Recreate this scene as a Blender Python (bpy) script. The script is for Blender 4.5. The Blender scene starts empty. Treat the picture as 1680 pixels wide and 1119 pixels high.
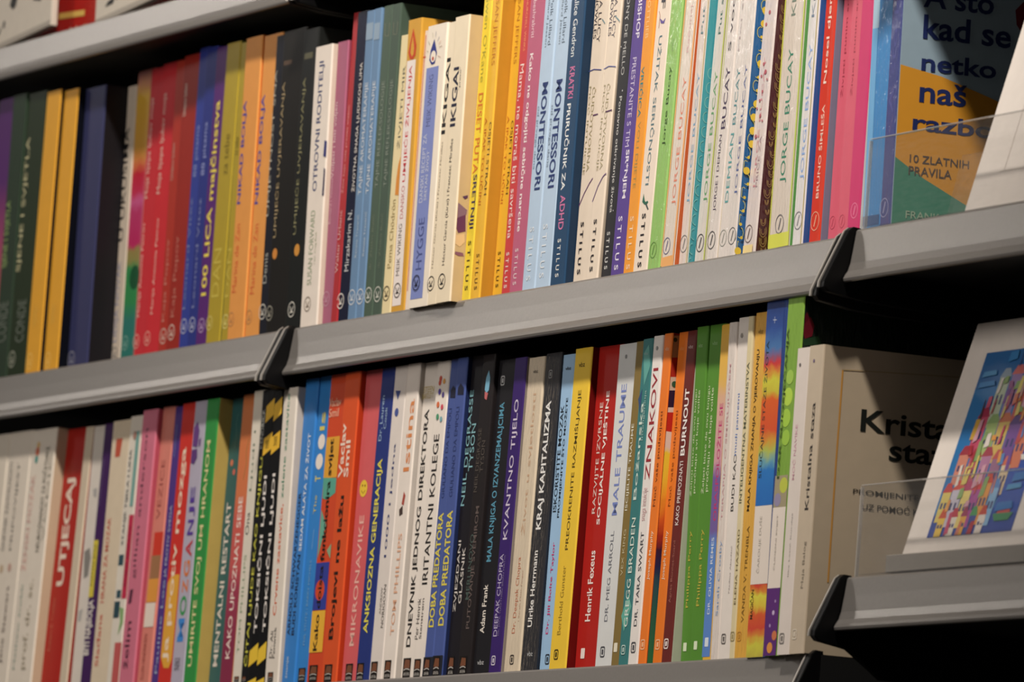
import bpy, bmesh, math, random
from mathutils import Vector, Matrix
random.seed(7)
scn = bpy.context.scene
col = scn.collection

# ------------------------------------------------------------------ camera
cam_data = bpy.data.cameras.new('camera')
cam = bpy.data.objects.new('camera', cam_data)
col.objects.link(cam)
cam.matrix_world = Matrix(((0.461461,0.070787,0.884332,4.214668),(0.883795,-0.123429,-0.451300,-2.176726),(0.077206,0.989825,-0.119519,-0.611497),(0.000000,0.000000,0.000000,1.000000)))
cam_data.sensor_width = 36.0
cam_data.lens = 235.714
cam_data.clip_end = 60
cam_data.dof.use_dof = True
cam_data.dof.focus_distance = 4.66
cam_data.dof.aperture_fstop = 15
scn.camera = cam

# ------------------------------------------------------------------ world, lamps, exposure
world = bpy.data.worlds.new('shop_ambience'); scn.world = world
world.use_nodes = True
world.node_tree.nodes['Background'].inputs[0].default_value = (1.0, .9, .8, 1)
world.node_tree.nodes['Background'].inputs[1].default_value = .045
def area(name, loc, target, size, watts, colr, spread=180):
    l = bpy.data.lights.new(name, 'AREA'); l.shape = 'DISK'; l.size = size
    l.energy = watts; l.color = colr; l.spread = math.radians(spread)
    o = bpy.data.objects.new(name, l); col.objects.link(o)
    o.location = loc
    o.rotation_euler = (Vector(target)-Vector(loc)).to_track_quat('-Z', 'Y').to_euler()
    return o
sp = bpy.data.lights.new('ceiling_spot_lamp', 'SPOT'); sp.energy = 325; sp.color = (1, .92, .83)
sp.spot_size = math.radians(58); sp.spot_blend = 1; sp.shadow_soft_size = .07
so = bpy.data.objects.new('ceiling_spot_lamp', sp); col.objects.link(so); so.location = (.98, -.90, 1.86)
so.rotation_euler = (Vector((-.36, 0, -.05))-Vector(so.location)).to_track_quat('-Z', 'Y').to_euler()
area('unseen_fill_lamp', (0, -2.2, 1.0), (0, 0, 0), 0.7, 17, (1, .92, .85))  # unseen fill light, added to lift the shade under the rails
area('far_aisle_lamp', (-4.3, -1.8, 1.45), (0, 0, 0), .4, 12, (1, .94, .88))
scn.view_settings.view_transform = 'Standard'
scn.view_settings.look = 'None'
scn.view_settings.gamma = 1
scn.view_settings.use_curve_mapping = False
scn.view_settings.exposure = -.02

# ------------------------------------------------------------------ materials
def lin(h):
    r = []
    for i in (0, 2, 4):
        c = int(h[i:i+2], 16)/255
        r.append(c/12.92 if c <= .04045 else ((c+.055)/1.055)**2.4)
    g = .2126*r[0]+.7152*r[1]+.0722*r[2]
    return (*[v*.93+g*.07 for v in r], 1)
MATS = {}
def paper(h, rough=.4, wrap=0, grain=.06):
    k = (h, rough, wrap, grain)
    if k in MATS: return MATS[k]
    m = bpy.data.materials.new('print_'+h); m.use_nodes = True
    nt = m.node_tree; b = nt.nodes['Principled BSDF']
    tc = nt.nodes.new('ShaderNodeTexCoord')
    nz = nt.nodes.new('ShaderNodeTexNoise'); nz.inputs['Scale'].default_value = 90; nz.inputs['Detail'].default_value = 3
    nt.links.new(tc.outputs['Object'], nz.inputs['Vector'])
    mx = nt.nodes.new('ShaderNodeMix'); mx.data_type = 'RGBA'
    c = lin(h)
    mx.inputs[6].default_value = (*[v*(1-grain) for v in c[:3]], 1)
    mx.inputs[7].default_value = (*[min(1, v*(1+grain)) for v in c[:3]], 1)
    nt.links.new(nz.outputs['Fac'], mx.inputs[0])
    nt.links.new(mx.outputs[2], b.inputs['Base Color'])
    b.inputs['Roughness'].default_value = rough
    b.inputs['Specular IOR Level'].default_value = .35 if rough < .3 else .2
    if wrap:
        b.inputs['Coat Weight'].default_value = .9
        b.inputs['Coat Roughness'].default_value = .07
        mp = nt.nodes.new('ShaderNodeMapping'); mp.inputs['Scale'].default_value = (70, 70, 22)
        n2 = nt.nodes.new('ShaderNodeTexNoise'); n2.inputs['Scale'].default_value = 4; n2.inputs['Detail'].default_value = 4
        bp = nt.nodes.new('ShaderNodeBump'); bp.inputs['Strength'].default_value = 1; bp.inputs['Distance'].default_value = .0016
        nt.links.new(tc.outputs['Object'], mp.inputs['Vector']); nt.links.new(mp.outputs[0], n2.inputs['Vector'])
        nt.links.new(n2.outputs['Fac'], bp.inputs['Height']); nt.links.new(bp.outputs[0], b.inputs['Coat Normal'])
    MATS[k] = m
    return m
def solid(name, h, rough=.5, metal=0, bump=0, scale=200):
    if name in MATS: return MATS[name]
    m = bpy.data.materials.new(name); m.use_nodes = True
    nt = m.node_tree; b = nt.nodes['Principled BSDF']
    tc = nt.nodes.new('ShaderNodeTexCoord')
    nz = nt.nodes.new('ShaderNodeTexNoise'); nz.inputs['Scale'].default_value = scale; nz.inputs['Detail'].default_value = 3
    nt.links.new(tc.outputs['Object'], nz.inputs['Vector'])
    mx = nt.nodes.new('ShaderNodeMix'); mx.data_type = 'RGBA'; c = lin(h)
    mx.inputs[6].default_value = (*[v*.95 for v in c[:3]], 1); mx.inputs[7].default_value = (*[min(1, v*1.05) for v in c[:3]], 1)
    nt.links.new(nz.outputs['Fac'], mx.inputs[0]); nt.links.new(mx.outputs[2], b.inputs['Base Color'])
    b.inputs['Roughness'].default_value = rough; b.inputs['Metallic'].default_value = metal
    if bump:
        bp = nt.nodes.new('ShaderNodeBump'); bp.inputs['Strength'].default_value = bump; bp.inputs['Distance'].default_value = .0005
        nt.links.new(nz.outputs['Fac'], bp.inputs['Height']); nt.links.new(bp.outputs[0], b.inputs['Normal'])
    MATS[name] = m
    return m
M_PAGE = solid('page_edges', 'ddd2bd', .8, scale=600)
M_RAIL = solid('satin_grey_rail', '8f8a85', .36, .45, .12, 350)
M_BLACK = solid('black_plastic', '0c0c0d', .4)
MATS['black_plastic'].node_tree.nodes['Principled BSDF'].inputs['Specular IOR Level'].default_value = .2
M_CAPEDGE = solid('grey_edge_highlight', 'b4aea6', .4, .3)  # pale grey puts the cap edge's highlight into its colour
M_BOARD = solid('charcoal_shelf_board', '161616', .6)
M_WALL = solid('black_back_wall', '0b0b0c', .8)
M_FLOOR = solid('shop_floor', '3a352f', .6)
def acrylic(name, haze):
    m = bpy.data.materials.new(name); m.use_nodes = True
    nt = m.node_tree; nt.nodes.remove(nt.nodes['Principled BSDF']); out = nt.nodes['Material Output']
    tr = nt.nodes.new('ShaderNodeBsdfTransparent'); tr.inputs[0].default_value = (.96, .96, .96, 1)
    gl = nt.nodes.new('ShaderNodeBsdfGlossy'); gl.inputs['Roughness'].default_value = .04
    df = nt.nodes.new('ShaderNodeBsdfDiffuse'); df.inputs[0].default_value = (.8, .78, .75, 1)
    nz = nt.nodes.new('ShaderNodeTexNoise'); nz.inputs['Scale'].default_value = 30
    mu = nt.nodes.new('ShaderNodeMath'); mu.operation = 'MULTIPLY'; mu.inputs[1].default_value = haze*2
    nt.links.new(nz.outputs['Fac'], mu.inputs[0])
    lw = nt.nodes.new('ShaderNodeLayerWeight'); lw.inputs[0].default_value = .5
    pw = nt.nodes.new('ShaderNodeMath'); pw.operation = 'POWER'; pw.inputs[1].default_value = 4
    fr = nt.nodes.new('ShaderNodeMath'); fr.operation = 'MULTIPLY_ADD'; fr.inputs[1].default_value = .5; fr.inputs[2].default_value = .03
    nt.links.new(lw.outputs['Facing'], pw.inputs[0]); nt.links.new(pw.outputs[0], fr.inputs[0])
    m1 = nt.nodes.new('ShaderNodeMixShader'); m2 = nt.nodes.new('ShaderNodeMixShader')
    nt.links.new(mu.outputs[0], m1.inputs[0]); nt.links.new(tr.outputs[0], m1.inputs[1]); nt.links.new(df.outputs[0], m1.inputs[2])
    nt.links.new(fr.outputs[0], m2.inputs[0]); nt.links.new(m1.outputs[0], m2.inputs[1]); nt.links.new(gl.outputs[0], m2.inputs[2])
    nt.links.new(m2.outputs[0], out.inputs['Surface'])
    return m
M_ACR = acrylic('clear_acrylic', .03)
M_EDGE = acrylic('acrylic_edge_glint', .42)  # hazy white stands in for light caught along the panel edges
M_LEDGE = solid('grey_plastic', 'a49e96', .35)

# ------------------------------------------------------------------ mesh helpers
def link(name, me, mat, parent=None):
    o = bpy.data.objects.new(name, me); col.objects.link(o)
    me.materials.append(mat)
    if parent is not None: o.parent = parent
    return o
def from_bm(name, bm, mat, parent=None, smooth=False):
    bmesh.ops.recalc_face_normals(bm, faces=bm.faces[:])
    me = bpy.data.meshes.new(name); bm.to_mesh(me); bm.free()
    if smooth:
        for p in me.polygons: p.use_smooth = True
    return link(name, me, mat, parent)
def prism(bm, prof, a, b, axis):
    """closed 2-D profile extruded from a to b along an axis"""
    def pt(p, t):
        if axis == 'x': return (t, p[0], p[1])
        if axis == 'y': return (p[0], t, p[1])
        return (p[0], p[1], t)
    v0 = [bm.verts.new(pt(p, a)) for p in prof]; v1 = [bm.verts.new(pt(p, b)) for p in prof]
    n = len(prof)
    for i in range(n): bm.faces.new((v0[i], v0[(i+1) % n], v1[(i+1) % n], v1[i]))
    bm.faces.new(v0); bm.faces.new(v1[::-1])
def box(bm, x0, x1, y0, y1, z0, z1):
    prism(bm, [(x0, y0), (x1, y0), (x1, y1), (x0, y1)], z0, z1, 'z')
def bevel(bm, off, seg=2):
    bmesh.ops.bevel(bm, geom=bm.edges[:], offset=off, segments=seg, profile=.6, affect='EDGES')
def empty(name, loc, label, cat, group=None):
    o = bpy.data.objects.new(name, None); o.empty_display_size = .05; col.objects.link(o)
    o.location = loc; o['label'] = label; o['category'] = cat
    if group: o['group'] = group
    return o
def tag(o, label, cat, group=None):
    o['label'] = label; o['category'] = cat
    if group: o['group'] = group
    return o

# ------------------------------------------------------------------ printing on a flat face
# a face is a function (a, b, e) -> local point: a to the right, b up, e outwards
def face_spine(a, b, e): return (a, -e, b)
def face_cover(a, b, e): return (e, a, b)
GLYPHS = {}
def glyph_mesh(text, bold):
    k = (text, bold)
    if k in GLYPHS: return GLYPHS[k]
    cu = bpy.data.curves.new('lettering', 'FONT'); cu.body = text; cu.size = 1; cu.offset = bold
    cu.resolution_u = 3; cu.fill_mode = 'FRONT'
    o = bpy.data.objects.new('lettering', cu); col.objects.link(o)
    dg = bpy.context.evaluated_depsgraph_get(); dg.update()
    me = o.evaluated_get(dg).to_mesh()
    vs = [v.co.copy() for v in me.vertices]; fs = [tuple(p.vertices) for p in me.polygons]
    o.evaluated_get(dg).to_mesh_clear()
    bpy.data.objects.remove(o); bpy.data.curves.remove(cu)
    x0 = min(v.x for v in vs); x1 = max(v.x for v in vs); y0 = min(v.y for v in vs); y1 = max(v.y for v in vs)
    vs = [((v.x-x0)/(x1-x0), (v.y-y0)/(y1-y0)) for v in vs]
    GLYPHS[k] = (vs, fs)
    return GLYPHS[k]
def print_mesh(name, pts, faces, face, e, mat, parent):
    me = bpy.data.meshes.new(name)
    me.from_pydata([face(a, b, e) for a, b in pts], [], faces); me.update()
    return link(name, me, mat, parent)
def ink(h): return paper(h, .45, 0, .03)
def ramp_ink(stops):
    m = bpy.data.materials.new('print_gradient'); m.use_nodes = True
    nt = m.node_tree; b = nt.nodes['Principled BSDF']; b.inputs['Roughness'].default_value = .35; b.inputs['Specular IOR Level'].default_value = .25
    tc = nt.nodes.new('ShaderNodeTexCoord'); sx = nt.nodes.new('ShaderNodeSeparateXYZ'); nt.links.new(tc.outputs['Object'], sx.inputs[0])
    nz = nt.nodes.new('ShaderNodeTexNoise'); nz.inputs['Scale'].default_value = 120; nt.links.new(tc.outputs['Object'], nz.inputs['Vector'])
    ad = nt.nodes.new('ShaderNodeMath'); ad.operation = 'MULTIPLY_ADD'; ad.inputs[1].default_value = .012
    nt.links.new(nz.outputs['Fac'], ad.inputs[0]); nt.links.new(sx.outputs['Z'], ad.inputs[2])
    mr = nt.nodes.new('ShaderNodeMapRange'); z0, z1 = stops[0][0], stops[-1][0]
    mr.inputs[1].default_value = z0+.006; mr.inputs[2].default_value = z1+.006; nt.links.new(ad.outputs[0], mr.inputs[0])
    cr = nt.nodes.new('ShaderNodeValToRGB'); el = cr.color_ramp.elements
    while len(el) > 1: el.remove(el[-1])
    el[0].position = 0; el[0].color = lin(stops[0][1])
    for z, h in stops[1:]:
        n = el.new(min(1, max(0, (z-z0)/(z1-z0)))); n.color = lin(h)
    nt.links.new(mr.outputs[0], cr.inputs[0]); nt.links.new(cr.outputs[0], b.inputs['Base Color'])
    return m
def lettering(name, text, a0, a1, b0, b1, hexc, d, bold, face, e, parent):
    vs, fs = glyph_mesh(text, bold)
    if d == 'u': pts = [(a1-(a1-a0)*v, b0+(b1-b0)*u) for u, v in vs]
    elif d == 'd': pts = [(a0+(a1-a0)*v, b1-(b1-b0)*u) for u, v in vs]
    else: pts = [(a0+(a1-a0)*u, b0+(b1-b0)*v) for u, v in vs]
    return print_mesh(name, pts, fs, face, e, ink(hexc), parent)
def ring_pts(ca, cb, ra, rb, w, n=28):
    pts = []; fs = []
    for i in range(n):
        t = 2*math.pi*i/n; c, s = math.cos(t), math.sin(t)
        pts += [(ca+ra*c, cb+rb*s), (ca+(ra-w)*c, cb+(rb-w)*s)]
    for i in range(n):
        j = (i+1) % n
        fs.append((2*i, 2*j, 2*j+1, 2*i+1))
    return pts, fs
def stroke(pts2, w):
    pts = []; fs = []
    n = len(pts2)
    for i, p in enumerate(pts2):
        a = Vector(pts2[max(0, i-1)]); b = Vector(pts2[min(n-1, i+1)])
        d = (b-a).normalized(); nn = Vector((-d.y, d.x))*w/2
        q = Vector(p); pts += [tuple(q+nn), tuple(q-nn)]
    for i in range(n-1): fs.append((2*i, 2*i+1, 2*i+3, 2*i+2))
    return pts, fs
def merge(*sets):
    P, F = [], []
    for pts, fs in sets:
        k = len(P); P += pts; F += [tuple(i+k for i in f) for f in fs]
    return P, F
def rounded(ca, cb, ra, rb, r, n=5):
    out = []
    for sx, sy, t0 in ((1, 1, 0), (-1, 1, 90), (-1, -1, 180), (1, -1, 270)):
        for i in range(n):
            t = math.radians(t0+90*i/(n-1))
            out.append((ca+sx*(ra-r)+r*math.cos(t), cb+sy*(rb-r)+r*math.sin(t)))
    return out
def outline(loop_o, loop_i):
    n = len(loop_o); P = loop_o+loop_i
    return P, [(i, (i+1) % n, n+(i+1) % n, n+i) for i in range(n)]
def do_items(its, face, parent, e0=.00012, amax=None):
    for k, it in enumerate(its):
        e = e0+k*.00003; t = it[0]; nm = it[1]
        if t == 't': lettering(nm, it[2], it[3], it[4], it[5], it[6], it[7], it[8], it[9], face, e, parent)
        elif t == 'p': print_mesh(nm, it[2], [tuple(range(len(it[2])))], face, e, ink(it[3]), parent)
        elif t == 'g': print_mesh(nm, [(it[2], it[4]), (it[3], it[4]), (it[3], it[5]), (it[2], it[5])], [(0, 1, 2, 3)], face, e, ramp_ink(it[6]), parent)
        elif t == 'l': print_mesh(nm, *stroke(it[2], it[3]), face, e, ink(it[4]), parent)
        elif t == 'd':
            pts = [(it[2]+it[4]*math.cos(i*math.pi/12), it[3]+it[4]*math.sin(i*math.pi/12)) for i in range(24)]
            print_mesh(nm, pts, [tuple(range(24))], face, e, ink(it[5]), parent)
        elif t == 'o':
            a, b, r = it[2:5]
            print_mesh(nm, *merge(ring_pts(a, b, r, r, r*.14), stroke([(a-r*.45, b-r*.35), (a+r*.45, b-r*.35)], r*.16), stroke([(a-r*.05, b-r*.3), (a-r*.45, b+r*.4)], r*.16), stroke([(a+r*.05, b-r*.3), (a+r*.45, b+r*.35)], r*.16)), face, e, ink(it[5]), parent)
        elif t == 'e':
            a, b, r = it[2:5]
            print_mesh(nm, *merge(ring_pts(a, b, r*.85, r, r*.1), stroke([(a-r*.15, b-r*.55), (a+r*.05, b+r*.1), (a+r*.2, b+r*.6)], r*.18)), face, e, ink(it[5]), parent)
        elif t == 'b':
            a, b, r = it[2:5]
            print_mesh(nm, *merge(outline(rounded(a, b, r*.85, r, r*.4), rounded(a, b, r*.62, r*.76, r*.25)), ([(a-r*.3, b-r*.45), (a+r*.3, b-r*.45), (a+r*.3, b+r*.45), (a-r*.3, b+r*.45)], [(0, 1, 2, 3)])), face, e, ink(it[5]), parent)
        elif t == 'B':
            a, b, r = it[2:5]
            pts = rounded(a, b, r*.8, r, r*.2)
            print_mesh(nm, pts, [tuple(range(len(pts)))], face, e, ink(it[5]), parent)
        elif t == 'n':
            a0, a1, b0, b1 = it[2:6]
            q = print_mesh(nm, [(a0, b0), (a1, b0), (a1, b1), (a0, b1)], [(0, 1, 2, 3)], face, e, ink('17120f'), parent)
            h = b1-b0
            print_mesh('brown_picture', [(a0+(a1-a0)*.08, b0+h*.5), (a1-(a1-a0)*.1, b0+h*.5), (a1-(a1-a0)*.15, b0+h*.9), (a0+(a1-a0)*.25, b0+h*.93)], [(0, 1, 2, 3)], face, e+.00003, ink('7a4a30'), q)
            arc = [(a0+(a1-a0)*(.08+.84*i/8), b0+h*(.4+.07*math.sin(math.pi*i/8))) for i in range(9)]
            scr = [(a0+(a1-a0)*(.15+.7*i/10), b0+h*(.2+(.09 if i % 2 else -.06))) for i in range(11)]
            print_mesh('white_script', *merge(stroke(arc, h*.045), stroke(scr, h*.05)), face, e+.00004, ink('c8c2ba'), q)

# ------------------------------------------------------------------ the setting
def structure(o): o['kind'] = 'structure'; return o
bm = bmesh.new(); box(bm, -2.4, 2.4, .345, .40, -2.0, 1.2); structure(from_bm('wall_back', bm, M_WALL))
bm = bmesh.new(); box(bm, -2.4, 2.4, -1.6, .40, -2.05, -2.0); structure(from_bm('floor', bm, M_FLOOR))

# ------------------------------------------------------------------ shelves
RAIL = [(.0, .0), (-.0010, .0008), (-.0020, -.0005), (-.0034, -.012), (-.0050, -.0235), (-.0066, -.0290), (-.0086, -.0322), (-.0096, -.0345), (-.0092, -.0362), (-.0078, -.0369), (-.0060, -.0355), (-.003, -.026), (.0, -.024)]
CAP = [(.002, .0022), (-.0035, .0026), (-.0065, .0), (-.0225, -.0375), (-.0228, -.0415), (-.020, -.0445), (.004, -.0475), (.03, -.0485), (.10, -.0485), (.30, -.040), (.30, -.027), (.004, -.0265)]
def shelf(x0, x1, z, label, rail_scale=1.0, name='wall_shelf', drop=0):
    r = empty(name, ((x0+x1)/2, 0, z), label, 'shelf', 'metal shelves of the bookcase')
    L = (x1-x0)/2
    bm = bmesh.new(); box(bm, -L, L, .0005, .342, -.026, -.0002); from_bm('board', bm, M_BOARD, r)
    bm = bmesh.new(); prism(bm, [(y, zz*rail_scale) for y, zz in RAIL], -L+.009, L-.0095, 'x'); from_bm('price_rail', bm, M_RAIL, r)
    for s in (-1, 1):
        a, b = (-L+.0005, -L+.008) if s < 0 else (L-.008, L-.0005)
        bm = bmesh.new(); prism(bm, [(y, zz*rail_scale-(drop if 7 <= k <= 9 else 0)) for k, (y, zz) in enumerate(CAP)], a+.0008, b, 'x')
        bmesh.ops.bevel(bm, geom=[e for e in bm.edges if abs(e.verts[0].co.x-e.verts[1].co.x) < 1e-6], offset=.0006, segments=2, affect='EDGES')
        c = from_bm('end_cap', bm, M_BLACK, r)
        bm = bmesh.new(); prism(bm, [(y*1.03-.0004, zz*rail_scale) for y, zz in CAP[1:5]]+[(y+.006, zz*rail_scale) for y, zz in CAP[4:0:-1]], a-.0004, a+.0013, 'x')
        from_bm('edge_trim_highlight', bm, M_CAPEDGE, c)  # light strip drawing the bright line down the cap front
    return r
shelf(-1.265, -.4245, .2895, 'grey-railed top shelf on the left bay, carrying red packs and white boxes', .84)
shelf(-.4235, .4245, .2895, 'grey-railed top shelf on the centre bay, a corner showing at the top of the photo', .84)
shelf(.4275, 1.275, .2925, 'grey-railed top shelf on the right bay, above the frame over the plain white card', .84)
shelf(-1.265, -.4245, 0, 'grey-railed middle shelf on the left bay under the dim dark books')
shelf(-.4235, .4265, 0, 'grey-railed middle shelf on the centre bay, the longest rail across the photo')
shelf(.4275, 1.275, .003, 'grey-railed middle shelf on the right bay carrying the plain white card', .95)
shelf(-1.265, -.4245, -.2757, 'lower shelf on the left bay under the off-white and red books')
shelf(-.4235, .4265, -.2757, 'grey-railed lower shelf on the centre bay, cut by the bottom of the photo')
shelf(.4480, 1.275, -.2272, 'grey-railed low shelf on the right bay carrying the painted town print', .95, drop=.017)
for x in (-1.27, -.42, .435, 1.28):
    bm = bmesh.new(); box(bm, -.018, .018, .3435, .3449, -2.0, 1.1)
    o = from_bm('slotted_upright', bm, M_BLACK); o.location = (x, 0, 0)
    tag(o, {-1.27: 'black slotted upright on the back wall at the far left of the bookcase', -.42: 'black slotted upright behind the black and white books', .435: 'black slotted upright behind the turned covers', 1.28: 'black slotted upright at the far right of the bookcase'}[x], 'upright', 'uprights of the bookcase')

# ------------------------------------------------------------------ books
def cover_bm(w, h, dep, th=.0006):
    """paperback jacket: back, rounded spine and front as one folded sheet"""
    r = min(.0016, w*.2); out = [(0, dep), (0, r)]
    for i in range(1, 4): t = math.pi/2*i/4; out.append((r-r*math.cos(t), r-r*math.sin(t)))
    out.append((r, 0)); out.append((w-r, 0))
    for i in range(1, 4): t = math.pi/2*i/4; out.append((w-r+r*math.sin(t), r-r*math.cos(t)))
    out += [(w, r), (w, dep)]
    inn = []
    for x, y in out: inn.append((min(max(x, th), w-th), max(y, th)))
    bm = bmesh.new(); prism_ring(bm, out, inn, 0, h)
    return bm
def prism_ring(bm, out, inn, z0, z1):
    n = len(out)
    V = [[bm.verts.new((x, y, z)) for x, y in lp] for z in (z0, z1) for lp in (out, inn)]
    o0, i0, o1, i1 = V
    for k in range(n-1):
        bm.faces.new((o0[k], o0[k+1], o1[k+1], o1[k])); bm.faces.new((i0[k+1], i0[k], i1[k], i1[k+1]))
        bm.faces.new((o0[k+1], o0[k], i0[k], i0[k+1])); bm.faces.new((o1[k], o1[k+1], i1[k+1], i1[k]))
    for k in (0, n-1): bm.faces.new((o0[k], o1[k], i1[k], i0[k]))
DEP = .14
def make_book(row, group, flare=None):
    x, y, z, w, h, tilt, hexc, hexcov, wrap, rough, label, its, cits0 = row
    lift = DEP*math.sin(tilt) if tilt > 0 else 0.0
    r = empty('paperback_book', (x, y, z+lift*.0), label, 'book', group)
    r.rotation_euler = (-tilt, 0, 0)
    if tilt > 0: r.location.z += 0.0
    bm = cover_bm(w, h, DEP)
    c = from_bm('cover', bm, paper(hexc, rough, wrap), r)
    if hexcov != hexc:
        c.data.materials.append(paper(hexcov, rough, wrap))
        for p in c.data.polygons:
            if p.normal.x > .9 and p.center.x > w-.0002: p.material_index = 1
    bm = bmesh.new(); box(bm, .0007, w-.0007, .0007, DEP-.001, .0008, h-.0008)
    from_bm('page_block', bm, M_PAGE, r)
    do_items(its, face_spine, r)
    if cits0: do_items(cits0, lambda a, b, e: (w+e, a, b), r, .0001)
    if flare:
        ang, length, hx, cits = flare
        bm = bmesh.new(); box(bm, -.0002, .0004, 0, length, .0003, h-.0003)
        f = from_bm('front_cover', bm, paper(hx, rough, wrap), r)
        f.location = (w+.0003, .0008, 0); f.rotation_euler = (0, 0, -ang)
        do_items(cits, face_cover, f, .0006)
    return r
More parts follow.
